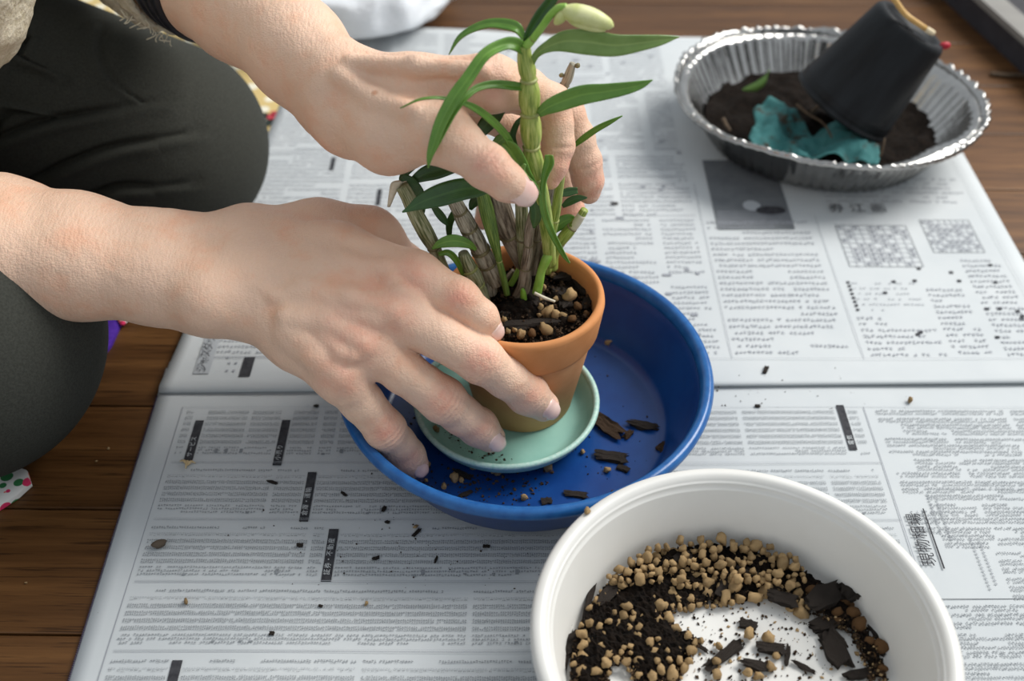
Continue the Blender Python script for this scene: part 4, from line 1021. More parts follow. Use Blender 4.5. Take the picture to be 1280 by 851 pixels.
# ================================================================== BACKGROUND THINGS
# white plastic bag
V, Fc = ico(5); bc = np.array([-0.150, 0.958, 0.044])
sg = lambda a, p: np.sign(a)*np.abs(a)**p
V = np.stack([sg(V[:, 0], .8)*0.112, sg(V[:, 1], .8)*0.125, V[:, 2]*0.044], 1)
nn = vnoise(V+5, 16); rid = np.abs(vnoise(V+2, 22)); r2 = np.abs(vnoise(V+9, 40)); V *= (1+0.16*nn-0.26*rid-0.12*r2)[:, None]; V += bc; V[:, 2] = np.maximum(V[:, 2], np.where(V[:, 1] < 0.905, 0.019, 0.0012))
tag(meshobj('plastic_bag', V, Fc, M['bag']), 'crumpled white plastic bag on the floor behind the left wrist', 'bag')
def cloth(name, poly, z, mat, label, cat, th=0.003, parent=None, wob=0.0):
    n = len(poly); c = np.mean(poly, axis=0); V = []; Fc = []
    rings = [(1.0, -th), (1.0, -th*.35), (0.985, 0), (0.6, 0.0004), (0.25, 0.0004)]
    P = cr(np.array([(*p, 0) for p in poly+[poly[0]]]), 3)[:-1]; m = len(P)
    for s, dz in rings:
        for p in P: V.append((c[0]+(p[0]-c[0])*s, c[1]+(p[1]-c[1])*s, z+dz+(wob*sin(60*p[0])*sin(70*p[1]) if dz >= 0 else 0)))
    for i in range(len(rings)-1):
        for k in range(m): a, b = i*m+k, i*m+(k+1) % m; Fc.append((a, b, b+m, a+m))
    Fc.append(tuple((len(rings)-1)*m+k for k in range(m)))
    o = meshobj(name, V, Fc, mat, parent, True)
    return tag(o, label, cat) if label else o
yc = [(-0.62, 0.70), (-0.163, 0.705), (-0.155, 0.80), (-0.160, 0.95), (-0.30, 1.02), (-0.60, 1.0)]
yel = thing('floor_cushion', (-0.3, 0.85, 0), 'yellow floor cloth with white dots behind the far knee', 'cushion')
cloth('cover', yc, 0.0030, M['dots'], None, None, 0.0028, yel, .0004)
fp = Pz(339, 147, .0036)
for dx, dy, r, mt in ((0, 0.001, .0035, 'red_cloth'), (-.006, .002, .0042, 'black_cloth'), (.005, -.003, .0048, 'black_cloth'), (-.001, -.008, .0038, 'black_cloth'), (.001, .006, .0026, 'red_cloth')):
    V = [(fp[0]+dx+r*cos(a), fp[1]+dy+r*1.3*sin(a), .00385+(0.0003 if mt == 'red_cloth' else 0)) for a in np.linspace(0, 2*pi, 12, endpoint=False)]
    meshobj('printed_petal', V, [tuple(range(12))], M[mt], yel, False)
pz = lambda *L: [tuple(Pz(x, y, 0.001)[:2]) for x, y in L]
cloth('purple_cloth', pz((60, 380), (166, 385), (152, 405), (128, 446), (60, 470)), 0.0030, M['purple'], 'purple cloth edge on the floor behind the near knee', 'cloth', 0.0028)
cloth('printed_cloth', pz((140, 380), (205, 372), (168, 398), (152, 410)), 0.0042, M['floral'], 'white cloth corner with orange print beside the purple cloth', 'cloth', 0.0010)
cloth('floral_cloth', pz((-120, 560), (36, 592), (-4, 640), (-120, 690)), 0.0045, M['floral'], 'white floral cloth with red and green print under the near knee', 'cloth', 0.004)
# grey board lying at the far right corner
e0, e1 = Pz(1228, 0, .03), Pz(1280, 46, .03); d = e1-e0; d /= np.linalg.norm(d); nrm = np.array([-d[1], d[0], 0])
if nrm[0] < 0: nrm = -nrm
board_o = thing('storage_box', (e0+e1)/2*np.array([1, 1, 0]), 'grey topped low box at the far top right corner of the floor', 'box')
def slab(name, w0, w1, z0, z1, mat):
    a, b = e0-d*0.35, e1+d*0.30
    V = []
    for z in (z0, z1):
        for q in (a+nrm*w0, b+nrm*w0, b+nrm*w1, a+nrm*w1): V.append((q[0], q[1], z))
    meshobj(name, V, [(0, 3, 2, 1), (4, 5, 6, 7), (0, 1, 5, 4), (1, 2, 6, 5), (2, 3, 7, 6), (3, 0, 4, 7)], mat, board_o, False)
slab('base', 0.004, 0.2, 0.0005, 0.024, M['dark_board']); slab('top_edge', 0.0, 0.021, 0.024, 0.030, M['grey_board']); slab('lid', 0.021, 0.2, 0.024, 0.0295, M['dark_board'])
P = cr([Pz(1238, 92, .002), Pz(1256, 94, .002), Pz(1275, 94, .002), Pz(1300, 96, .002)], 4)
tag(tube('twig', P, np.linspace(.0019, .0014, len(P)), M['twig'], None, 8), 'thin brown twig on the floor right of the foil tray', 'twig')

# ================================================================== ORCHID
orc = thing('orchid_plant', (0.0070, 0.4400, 0.0780), 'leafy green orchid with segmented canes and one pale bud growing in the terracotta pot', 'plant')
def cane(pts, mat, nodes=(), nodemat='node', label=None, name='cane', swell=0.07):
    A = np.array([[*Py(x, y, Y), w*0.5*mpp(Py(x, y, Y))] for x, y, Y, w in pts])
    C = cr(A, 10); P, R = C[:, :3], C[:, 3].copy()
    L = np.concatenate([[0], np.cumsum(np.linalg.norm(np.diff(P, axis=0), axis=1))]); T = L/L[-1]
    for nf in nodes: R *= 1-0.16*np.exp(-((T-nf)/0.018)**2)
    ns = sorted([0.0, *nodes, 1.0])
    for a, b in zip(ns[:-1], ns[1:]):
        m = (T >= a) & (T <= b); R[m] *= 1+swell*np.sin(pi*(T[m]-a)/(b-a+1e-9))
    o = tube(name, P, R, M[mat], orc, 14)
    if label: o['label'] = label
    for nf in nodes:
        i = int(np.argmin(np.abs(T-nf))); t = P[min(i+1, len(P)-1)]-P[max(i-1, 0)]; t /= np.linalg.norm(t); r = R[i]
        tube('node', np.array([P[i]-t*r*.24, P[i]-t*r*.10, P[i]+t*r*.10, P[i]+t*r*.24]), np.array([r*1.06, r*1.24, r*1.20, r*1.0]), M[nodemat], o, 14)
    return o
cane([(688, 330, .446, 15), (684, 290, .440, 15), (678, 250, .434, 17), (670, 215, .430, 21), (665, 192, .429, 22), (664, 169, .429, 23), (662, 135, .430, 24), (661, 100, .431, 22), (656, 72, .432, 17), (656, 58, .432, 15)], 'cane_green', (.50, .635, .765, .885), 'node', 'thick fresh green segmented cane', swell=.17)
cane([(655, 330, .452, 14), (653, 290, .448, 16), (652, 262, .446, 15), (650, 235, .444, 14)], 'cane_mix', (.35,), 'node_brown', 'pale grey green cane')
cane([(645, 378, .444, 17), (655, 357, .444, 16), (657, 335, .443, 14), (660, 317, .442, 12), (662, 287, .440, 12), (668, 262, .438, 12)], 'cane_brown', (.38, .62), 'node_brown', 'thin pale brown cane')
cane([(655, 338, .456, 16), (648, 320, .455, 19), (633, 285, .452, 27), (621, 254, .450, 31), (612, 225, .448, 30)], 'cane_brown', (.42,), 'node_brown', 'thick dark grey brown old cane')
cane([(620, 352, .447, 24), (613, 338, .446, 25), (602, 315, .445, 23), (586, 285, .442, 23), (574, 262, .440, 19), (566, 248, .439, 17)], 'cane_old', (.22, .40, .66, .86), 'node_brown', 'thick grey ribbed old cane')
cane([(634, 368, .440, 8), (628, 342, .440, 8), (623, 322, .440, 9), (617, 298, .440, 14), (608, 262, .440, 18), (602, 238, .440, 15)], 'cane_slim', (.34,), 'node', 'slim green cane')
cane([(560, 348, .438, 13), (548, 322, .437, 15), (541, 306, .437, 18), (533, 292, .437, 20), (520, 268, .437, 19), (510, 246, .437, 18), (502, 232, .437, 17)], 'cane_mix', (.36,), 'node_brown', 'old leaning cane with a dry cut top')
cane([(604, 382, .438, 20), (598, 364, .437, 22), (590, 343, .436, 22), (583, 328, .436, 18), (579, 316, .436, 13)], 'cane_mix', (.42, .72), 'node', 'short stubby grey green cane')
cane([(613, 366, .446, 18), (610, 350, .446, 18), (604, 334, .446, 16)], 'cane_old', (), 'node', None)
cane([(684, 340, .452, 11), (687, 301, .450, 12), (693, 275, .449, 12), (698, 240, .447, 11), (702, 215, .446, 10)], 'cane_green', (.55,), 'node', 'slim upright fresh cane at the right')
cane([(690, 335, .458, 15), (692, 318, .458, 13), (702, 300, .458, 14), (712, 288, .458, 14), (722, 276, .458, 11), (731, 262, .458, 10)], 'cane_green', (.42, .70), 'node_brown', 'short leaning green cane with a dry cut end')
tube('cut_end', cr([Py(716, 285, .4575), Py(722, 276, .4575), Py(727, 268, .4575)], 4), np.full(9, 6.2*.00037), M['sheath'], orc, 12)['label'] = 'pale dry sheath on the leaning cane'
cane([(664, 345, .462, 12), (668, 318, .462, 12), (672, 285, .460, 12), (676, 255, .458, 12)], 'cane_brown', (.5,), 'node_brown')
cane([(678, 340, .464, 10), (681, 312, .464, 11), (684, 292, .462, 11)], 'cane_old', (), 'node_brown')
cane([(673, 330, .470, 10), (690, 220, .470, 10), (697, 150, .4705, 10), (704, 112, .471, 12), (710, 97, .471, 12), (716, 79, .471, 8)], 'cane_old', (.90,), 'node_brown', 'tall dry leafless grey stick')
for x, y, r in ((722, 82, 3.6), (702, 94, 3.2)):
    V, Fc = ico(2); p = Py(x, y, .470); meshobj('dry_bud', V*(r*mpp(p))*(1+.4*vnoise(V, 3))[:, None]+p, Fc, M['node_brown'], orc)
cane([(620, 372, .458, 7), (632, 350, .458, 6), (642, 338, .458, 6)], 'cane_old', ())
# fresh shoot + roots at the soil
cane([(671, 366, .440, 12), (674, 352, .440, 11), (677, 338, .441, 10), (684, 322, .442, 12), (690, 312, .443, 8)], 'shoot', (), name='shoot', label='bright green new shoot')
cane([(638, 356, .452, 8), (645, 344, .453, 7), (650, 330, .454, 5)], 'shoot', (), name='shoot', label='small green shoot between the old canes')
cane([(655, 374, .438, 8), (654, 366, .438, 7), (653, 361, .438, 4)], 'shoot', (), name='shoot')
cane([(729, 366, .452, 5), (732, 350, .452, 4.5), (734, 341, .452, 5)], 'sheath', (), name='root', label='pale upright aerial root')
cane([(668, 366, .436, 4), (680, 372, .434, 4), (694, 377, .432, 3)], 'sheath', (), name='root')
# dry sheath hanging from the cut cane
sh = cr(np.array([[*Py(x, y, .436), w] for x, y, w in ((504, 226, 9), (496, 228, 13), (491, 240, 9), (486, 258, 3))]), 4)
V = []
for p in sh:
    w = p[3]*.5*.00037; V += [p[:3]-np.array([w, 0, 0]), p[:3]+np.array([0, -w*.5, 0]), p[:3]+np.array([w, 0, 0])]
Fc = [(3*i+k, 3*i+k+1, 3*i+k+4, 3*i+k+3) for i in range(len(sh)-1) for k in (0, 1)]
o = meshobj('dry_sheath', np.array(V), Fc, M['sheath'], orc); o.modifiers.new('t', 'SOLIDIFY').thickness = .0004; o['label'] = 'dry straw coloured sheath scrap'

def leaf(pts, mat='leaf', roll=0.0, fold=0.25, label=None, seg=8, across=6, twist=0.0):
    """pts: (px, py, Y, apparent width px)"""
    A = np.array([[*Py(x, y, Y), w*mpp(Py(x, y, Y))] for x, y, Y, w in pts]); C = cr(A, seg); P, W = C[:, :3], np.maximum(C[:, 3], .0003)
    T = np.gradient(P, axis=0); T /= np.linalg.norm(T, axis=1)[:, None]+1e-12; V = []; UV = []
    for i in range(len(P)):
        view = P[i]-CAM; view /= np.linalg.norm(view)
        s = np.cross(T[i], view); s /= np.linalg.norm(s)+1e-12; nrm = np.cross(s, T[i])
        if nrm @ view > 0: nrm = -nrm
        if i and s @ s_prev < 0: s = -s
        s_prev = s
        a = roll+twist*i/len(P); s2 = s*cos(a)+nrm*sin(a); n2 = nrm*cos(a)-s*sin(a)
        for k in range(across+1):
            u = k/across*2-1
            V.append(P[i]+s2*u*W[i]/2-n2*fold*W[i]*.5*(1-abs(u))); UV.append((k/across, i/len(P)))
    n = across+1
    Fc = [(i*n+k, i*n+k+1, (i+1)*n+k+1, (i+1)*n+k) for i in range(len(P)-1) for k in range(across)]
    o = meshobj('leaf', np.array(V), Fc, M[mat], orc, uv=UV); md = o.modifiers.new('t', 'SOLIDIFY'); md.thickness = 0.0006; md.offset = 0
    if label: o['label'] = label
    return o
leaf([(664, 82, .4310, 6), (671, 68, .4305, 9), (684, 59, .429, 14), (706, 52, .427, 26), (735, 53, .425, 31), (768, 57, .424, 27), (800, 54, .424, 20), (828, 50, .425, 12), (849, 46, .427, 1)], 'leaf_grey', .15, .3, 'broad matte green leaf pointing right below the bud')
leaf([(673, 143, .428, 9), (684, 135, .427, 17), (700, 128, .426, 22), (727, 119, .424, 24), (755, 115, .423, 20), (780, 111, .423, 16), (801, 106, .424, 10), (816, 100, .425, 1)], 'leaf', .1, .3, 'glossy mid green leaf pointing right')
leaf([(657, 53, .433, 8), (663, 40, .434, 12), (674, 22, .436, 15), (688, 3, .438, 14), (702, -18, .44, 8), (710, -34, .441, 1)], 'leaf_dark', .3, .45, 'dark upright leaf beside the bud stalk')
leaf([(655, 48, .433, 6), (647, 35, .434, 13), (633, 30, .436, 14), (611, 29, .437, 11), (590, 36, .437, 9), (573, 48, .436, 6), (561, 68, .435, 1)], 'leaf', .35, .35, 'narrow leaf arching left at the top')
leaf([(656, 62, .431, 14), (645, 55, .429, 17), (630, 55, .427, 15), (606, 68, .421, 15), (585, 97, .414, 16), (567, 122, .409, 17), (552, 150, .405, 16), (543, 175, .402, 13), (537, 195, .400, 8), (535, 210, .399, 1)], 'leaf', .3, .5, 'long dark leaf arching over the hand to the left', seg=9)
leaf([(657, 109, .430, 9), (642, 107, .428, 11), (618, 105, .424, 10), (598, 109, .419, 9), (582, 121, .413, 8), (566, 142, .408, 8), (550, 172, .4035, 7), (541, 193, .401, 2)], 'leaf', .3, .5, 'second arched leaf drooping left', seg=8)
leaf([(640, 182, .425, 9), (630, 166, .424, 10), (612, 148, .421, 10), (594, 135, .418, 9), (575, 127, .415, 6), (550, 122, .411, 4), (525, 124, .408, 3), (500, 135, .406, 1)], 'leaf', .3, .4, 'very thin leaf curving left across the thumb')
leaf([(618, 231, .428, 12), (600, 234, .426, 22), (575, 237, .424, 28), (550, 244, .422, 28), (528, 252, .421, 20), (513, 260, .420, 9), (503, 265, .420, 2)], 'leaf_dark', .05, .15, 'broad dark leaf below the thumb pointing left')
leaf([(588, 196, .445, 8), (572, 204, .444, 18), (548, 212, .443, 22), (530, 218, .442, 18), (515, 226, .442, 8), (510, 230, .442, 1)], 'leaf_dark', .1, .2)
leaf([(545, 200, .446, 2), (527, 200, .446, 9), (512, 210, .446, 11), (503, 221, .446, 8), (500, 226, .446, 3)], 'leaf_dark', .1, .2)
leaf([(502, 222, .440, 14), (512, 232, .439, 22), (522, 246, .439, 20), (527, 262, .439, 10), (528, 270, .439, 2)], 'leaf_dark', .1, .1, 'ragged dark leaf stub on the cut cane')
leaf([(716, 184, .462, 4), (728, 174, .460, 8), (745, 162, .457, 8), (762, 153, .455, 6), (778, 145, .454, 1)], 'leaf', .35, .3, 'short narrow leaf at the right of the fingers')
leaf([(628, 180, .424, 14), (636, 188, .4225, 25), (645, 203, .421, 26), (653, 218, .421, 22), (664, 231, .422, 14), (675, 243, .424, 2)], 'leaf', .25, .5, 'folded leaf clasping the green cane')
leaf([(656, 205, .418, 3), (652, 214, .4175, 9), (656, 224, .418, 12), (668, 234, .420, 9), (676, 243, .423, 1)], 'leaf_pale', .2, .2, 'pale underside of the folded leaf')
leaf([(686, 194, .427, 10), (686, 204, .426, 13), (682, 216, .425, 10), (679, 230, .424, 7), (678, 250, .424, 9), (682, 272, .425, 9), (692, 296, .427, 8), (704, 318, .432, 6), (712, 329, .435, 2)], 'leaf', .2, .35, 'long thin blade hanging down right of the thumb')
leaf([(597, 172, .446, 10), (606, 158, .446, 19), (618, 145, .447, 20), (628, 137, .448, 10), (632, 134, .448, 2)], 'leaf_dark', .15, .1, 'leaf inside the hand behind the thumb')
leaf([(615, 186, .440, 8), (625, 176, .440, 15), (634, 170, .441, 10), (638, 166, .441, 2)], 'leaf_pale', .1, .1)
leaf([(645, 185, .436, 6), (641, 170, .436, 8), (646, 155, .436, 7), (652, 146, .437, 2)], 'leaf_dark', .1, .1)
leaf([(540, 311, .430, 2), (552, 304, .431, 12), (568, 301, .432, 16), (585, 305, .434, 11), (595, 312, .436, 4)], 'leaf', .1, .15, 'small leaf low at the left of the canes')
leaf([(548, 318, .431, 5), (560, 316, .431, 8), (570, 325, .432, 8), (577, 340, .433, 5), (580, 350, .434, 3)], 'leaf', .2, .4)
leaf([(664, 250, .432, 8), (669, 262, .431, 14), (669, 275, .431, 13), (667, 285, .432, 2)], 'leaf_dark', .15, .3)
leaf([(703, 258, .462, 5), (712, 252, .462, 10), (722, 248, .462, 9), (734, 247, .462, 2)], 'leaf_dark', .1, .2)
leaf([(690, 290, .460, 8), (700, 280, .461, 16), (712, 274, .462, 13), (722, 276, .462, 2)], 'leaf', .1, .2)
leaf([(676, 300, .466, 10), (682, 286, .466, 14), (686, 270, .466, 12), (690, 258, .466, 3)], 'leaf', .1, .2)
leaf([(540, 256, .442, 5), (548, 266, .442, 10), (555, 275, .442, 9), (560, 282, .442, 2)], 'leaf_dark', .1, .2)
leaf([(588, 262, .446, 4), (592, 254, .446, 12), (600, 245, .446, 14), (610, 240, .446, 6)], 'leaf_dark', .1, .2)
leaf([(562, 300, .444, 5), (562, 280, .444, 9), (570, 262, .444, 8), (575, 250, .444, 2)], 'leaf_dark', .2, .2)
leaf([(700, 243, .456, 6), (710, 240, .457, 11), (722, 238, .458, 8)], 'leaf_dark', .1, .2)
# bud on its stalk
cane([(657, 58, .432, 11), (666, 49, .431, 10), (678, 33, .430, 9), (688, 19, .429, 9), (698, 10, .428, 9), (708, 9, .427, 10)], 'shoot', (.18,), name='bud_stalk', label='pale green bud stalk')
bd = [(703, 11, 10), (712, 15, 21), (724, 18, 25), (738, 22, 25), (752, 27, 20), (762, 31, 13), (767, 33, 3)]
A = np.array([[*Py(x, y, .427-.00005*i), w*.5*.00034] for i, (x, y, w) in enumerate(bd)]); C = cr(A, 6)
fbud = tube('flower_bud', C[:, :3], C[:, 3], M['bud'], orc, 20); fbud['label'] = 'pale yellow green closed bud'
A = np.array([[*Py(x, y, .4262), w*.5*.00034] for x, y, w in ((712, 24, 8), (722, 27, 14), (738, 32, 14), (750, 36, 9), (757, 38, 3))]); C = cr(A, 5)
tube('petal', C[:, :3], C[:, 3], M['bud'], fbud, 16)
A = np.array([[*Py(x, y, .4272), w*.5*.00034] for x, y, w in ((710, 12, 12), (704, 18, 14), (699, 24, 13), (695, 29, 7), (694, 31, 2))]); C = cr(A, 5)
tube('bud_spur', C[:, :3], C[:, 3], M['bud'], fbud, 14)

# ================================================================== PERSON
per = thing('person', (-0.45, 0.53, 0.0), 'person in dark trousers kneeling at the left, both hands at the potted orchid', 'person')
def jz(px, py, z, r): p = Pz(px, py, z); return (p, r*mpp(p))
def jy(px, py, y, r): p = Py(px, py, y); return (p, r*mpp(p))
def toward(j, frac):   # a point nearer the camera inside a joint of radius r
    p, r = j; v = CAM-p; v = v/np.linalg.norm(v); return p+v*r*frac
BODY_V, BODY_Q, BODY_RED, NAILS = [], [], [], []
def finish(B, D, reds, creases, relax_it=1):
    V, Q = B.mesh(D); V = relax(V, Q, relax_it, 0.4); N = vnormals(V, Q)
    red = np.zeros(len(V))
    for c, r, a in reds: red = np.maximum(red, a*np.exp(-((V-c)**2).sum(1)/(r*r)))
    off = np.zeros(len(V))
    for c, axd, nd_, ln, lam, amp in creases:
        q = V-c; s = q @ axd; lat2 = ((q-s[:, None]*axd)**2).sum(1)
        dm = np.clip(N @ nd_, 0, 1)**1.5
        wob = 0.0006*vnoise(V, 420)
        off -= amp*np.exp(-(s/ln)**2)*np.exp(-lat2/(.016**2))*dm*(0.5+0.5*np.cos(2*pi*(s+wob)/lam))
    off += 0.00035*vnoise(V, 190)+0.00045*vnoise(V, 75)
    V = V+N*off[:, None]
    b = sum(len(v) for v in BODY_V); BODY_V.append(V); BODY_Q.append(Q+b); BODY_RED.append(red)
def unit(v): v = np.asarray(v, float); return v/np.linalg.norm(v)
def nail(p_dip, p_tip, r_tip, wid, ln, back, ndir, lift=1.0, r_dip=None):
    D_ = np.linalg.norm(p_tip-p_dip); r_dip = r_dip or r_tip
    a = unit(p_tip-p_dip); n = unit(ndir-(ndir @ a)*a); s = np.cross(a, n); V = []; NU, NV = 9, 11
    for i in range(NU):
        u = i/(NU-1); 
        for k in range(NV):
            v = k/(NV-1)*2-1; th = v*radians(62)
            edge = (0.80+0.20*sin(pi*min(1, u*1.6+.18)/1)) if u < .5 else 1-0.30*max(0, (u-.62)/.38)**2*abs(v)**1.5
            rr = wid
            x = back+ln*(u-(0.16*v*v*u if u > .5 else -0.22*v*v*(1-u)*.6))
            h = (r_tip+(r_dip-r_tip)*np.clip(-x/D_, 0, 1))*lift+.0002 if x < 0 else r_tip*lift*(1-.35*(x/r_tip)**2)+.0002
            V.append(p_tip+a*x+s*sin(th)*rr*edge+n*(h-(1-cos(th))*rr*0.78))
    Fc = [(i*NV+k, i*NV+k+1, (i+1)*NV+k+1, (i+1)*NV+k) for i in range(NU-1) for k in range(NV-1)]
    NAILS.append((np.array(V), Fc))

# ---- right hand (near the camera), palm down on the pot
fa = [jz(-260, 281, .142, 71), jz(-150, 282, .132, 70), jz(0, 292, .122, 68), jz(100, 306, .120, 59), jz(200, 316, .118, 48), jz(300, 312, .117, 45)]
fb = [jz(-260, 334, .139, 73), jz(-150, 332, .130, 70), jz(0, 326, .121, 68), jz(100, 334, .118, 60), jz(200, 352, .115, 49), jz(264, 367, .112, 48), jz(310, 374, .110, 45)]
mi = [jz(312, 311, .117, 44), jz(420, 322, .119, 39), jz(517, 347, .118, 31)]
mm_ = [jz(312, 335, .116, 42), jz(410, 355, .117, 38), jz(492, 391, .112, 33)]
mr_ = [jz(312, 356, .113, 42), jz(390, 392, .110, 36), jz(453, 430, .103, 32)]
mp_ = [jz(312, 374, .109, 42), jz(370, 420, .102, 36), jz(424, 469, .092, 29)]
th = [jz(318, 304, .113, 42), jz(400, 297, .110, 41), jz(460, 300, .105, 37), jz(505, 332, .082, 27), jz(548, 375, .062, 21), jz(562, 392, .054, 16)]
f_i = [jz(517, 347, .119, 31), jz(573, 373, .114, 25.5), jz(602, 397, .103, 21), jz(613, 410, .0955, 16)]
f_m = [jz(492, 391, .112, 33), jz(547, 419, .102, 28.5), jz(601, 450, .088, 29), jz(632, 472, .073, 25), jz(660, 493, .0575, 25), jz(679, 507, .0475, 20)]
f_r = [jz(453, 430, .103, 31), jz(503, 463, .087, 27), jz(554, 500, .068, 28), jz(577, 519, .055, 24), jz(598, 534, .0435, 24), jz(613, 547, .0355, 19)]
f_p = [jz(424, 469, .092, 29), jz(452, 502, .074, 26), jz(482, 537, .055, 25), jz(497, 554, .042, 22), jz(509, 569, .0315, 22), jz(519, 580, .0250, 17)]
allp = np.array([p for c in (fa, fb, mi, mm_, mr_, mp_, th, f_i, f_m, f_r, f_p) for p, r in c])
B = Body(allp.min(0)-0.035, allp.max(0)+0.03, 0.00078)
palm = B.empty()
for c in (fa, fb): B.chain(palm, c, .010)
for c in (mi, mm_, mr_, mp_): B.chain(palm, c, .009)
B.chain(palm, th[:3], .012)
# ulnar wrist bump
p, r = jz(262, 378, .118, 34); B.add(palm, p, p, r, r, .010)
# tendons and veins stand a little proud
def ridge(path, rr, frac, k=.005):
    q = [toward((p, r), frac) for p, r in path]
    for a, b in zip(q[:-1], q[1:]): B.add(palm, a, b, rr, rr, k)
ridge([jz(360, 398, .110, 36), jz(410, 404, .108, 35), jz(453, 430, .103, 33)], .0042, 1.0, .006)
ridge([jz(380, 365, .1145, 37), jz(440, 375, .115, 36), jz(492, 391, .112, 34)], .0041, 1.0, .006)
ridge([jz(360, 420, .103, 36), jz(395, 445, .098, 33), jz(424, 469, .092, 30)], .0038, .98, .006)
ridge([jz(430, 330, .1195, 38), jz(480, 338, .119, 36), jz(517, 347, .119, 34)], .0030, .93)
ridge([jz(345, 372, .113, 39), jz(395, 366, .115, 38), jz(415, 378, .113, 37), jz(430, 394, .110, 36), jz(470, 400, .110, 34)], .0025, 1.03, .003)
ridge([jz(482, 335, .119, 34), jz(488, 350, .118, 34), jz(500, 365, .116, 34), jz(515, 372, .112, 32)], .0023, 1.03, .003)
ridge([jz(375, 400, .110, 36), jz(365, 415, .105, 36), jz(385, 430, .102, 34), jz(420, 450, .097, 31)], .0024, 1.03, .003)
ridge([jz(330, 362, .114, 40), jz(372, 385, .111, 37), jz(400, 372, .1135, 37), jz(412, 352, .117, 38)], .0020, 1.02, .003)
ridge([jz(440, 445, .100, 32), jz(425, 440, .101, 33), jz(405, 420, .105, 35)], .0021, 1.02, .003)
D = palm.copy()
for ch, k in ((f_i, .009), (f_m, .009), (f_r, .009), (f_p, .009), (th[2:], .012)):
    Fd = B.empty(); B.chain(Fd, ch, .0035)
    D = smin(D, smin(palm, Fd, k), .0014)
reds = []
for ch in (f_m, f_r, f_p):
    reds += [(toward(ch[0], .9), .010, .7), (toward(ch[2], .9), .0075, .9), (toward(ch[4], .9), .006, .65), (ch[5][0], .007, .5)]
reds += [(toward(f_i[0], .9), .010, .75), (toward(f_i[1], .9), .007, .8), (f_i[3][0], .006, .6), (toward(jz(470, 262, .11, 20), 1), .009, .8), (toward(jz(440, 420, .105, 33), .9), .016, .5), (toward(jz(470, 370, .115, 33), .9), .014, .45)]
creases = []
for ch in (f_m, f_r, f_p):
    for i, l, a in ((2, .0050, .00105), (4, .0030, .0006)):
        axd = unit(ch[i+1][0]-ch[i-1][0]); n = unit(CAM-ch[i][0]); creases.append((ch[i][0], axd, n, l, .0027, a))
creases.append((f_i[1][0], unit(f_i[2][0]-f_i[1][0]), unit(CAM-f_i[1][0]), .0042, .0027, .0008))
creases.append((jz(480, 265, .102, 20)[0], unit(np.array([.5, -.4, -.4])), unit(CAM-th[2][0]), .006, .0032, .0005))
creases.append((jz(268, 340, .115, 30)[0], unit(np.array([1, .1, 0])), np.array([0, 0, 1.]), .009, .0075, .0005))
finish(B, D, reds, creases)
def nail_for(ch, wid, ln, back, tilt=(0, 0, 0)):
    (a, ra), (b, rb_) = ch[-2], ch[-1]; n = unit(CAM-b)+np.array(tilt); nail(a, b, rb_, wid, ln, back, n, 1.0, ra)
nail_for(f_m, .0058, .0118, -.0058, (.0, .0, .12)); nail_for(f_r, .0055, .0115, -.0056, (.0, .0, .08)); nail_for(f_p, .0050, .0105, -.0052, (.02, 0, .05)); nail_for(f_i, .0048, .0088, -.0036, (0.35, -.1, .1))

# ---- left hand (far), holding the cane
ga = [jy(100, -190, .66, 92), jy(206, -70, .60, 83), jy(308, 4, .535, 72), jy(370, 60, .492, 58), jy(425, 103, .462, 45)]
gb = [jy(376, 86, .495, 46), jy(418, 132, .468, 38), jy(440, 152, .455, 40)]
hi = [jy(432, 106, .462, 45), jy(520, 108, .448, 34), jy(612, 104, .442, 32)]
hm = [jy(434, 116, .470, 42), jy(520, 116, .470, 32), jy(603, 108, .470, 31)]
hr = [jy(436, 128, .478, 40), jy(515, 132, .488, 32), jy(590, 128, .493, 29)]
hp = [jy(430, 140, .480, 42), jy(505, 150, .500, 33), jy(570, 160, .508, 26)]
ht = [jy(440, 140, .455, 44), jy(488, 166, .436, 43), jy(548, 165, .420, 32), jy(578, 185, .413, 28.5), jy(609, 208, .407, 28), jy(634, 228, .404, 23.5), jy(654, 241, .4035, 16)]
g_i = [jy(612, 104, .442, 33), jy(655, 110, .452, 26), jy(691, 128, .457, 22), jy(696, 155, .453, 20), jy(698, 182, .449, 19.5), jy(692, 207, .444, 17), jy(688, 225, .441, 12)]
g_m = [jy(603, 108, .470, 31), jy(660, 118, .477, 25), jy(708, 142, .480, 22), jy(721, 172, .478, 21), jy(731, 202, .476, 20.5), jy(735, 225, .474, 19), jy(736, 240, .473, 15)]
g_r = [jy(590, 128, .493, 29), jy(650, 160, .500, 22), jy(694, 200, .503, 19), jy(708, 236, .502, 18), jy(712, 262, .500, 17), jy(709, 274, .499, 14)]
g_p = [jy(570, 160, .508, 26), jy(605, 200, .512, 19), jy(622, 235, .512, 17), jy(612, 262, .511, 15), jy(604, 276, .510, 12)]
allp = np.array([p for c in (ga, hi, hm, hr, hp, ht, g_i, g_m, g_r, g_p) for p, r in c])
B = Body(allp.min(0)-0.04, allp.max(0)+0.03, 0.0009)
palm = B.empty(); B.chain(palm, ga, .008); B.chain(palm, gb, .010)
for c in (hi, hm, hr, hp): B.chain(palm, c, .009)
B.chain(palm, ht[:3], .012)
ridge([jy(300, 70, .53, 66), jy(330, 84, .515, 62), jy(338, 78, .51, 62), jy(352, 92, .50, 60)], .0020, .99, .003)
ridge([jy(440, 78, .462, 40), jy(520, 82, .448, 36), jy(600, 88, .442, 33)], .0030, .93)
ridge([jy(425, 95, .46, 46), jy(470, 125, .447, 45), jy(520, 140, .430, 40)], .0030, .95)
D = palm.copy()
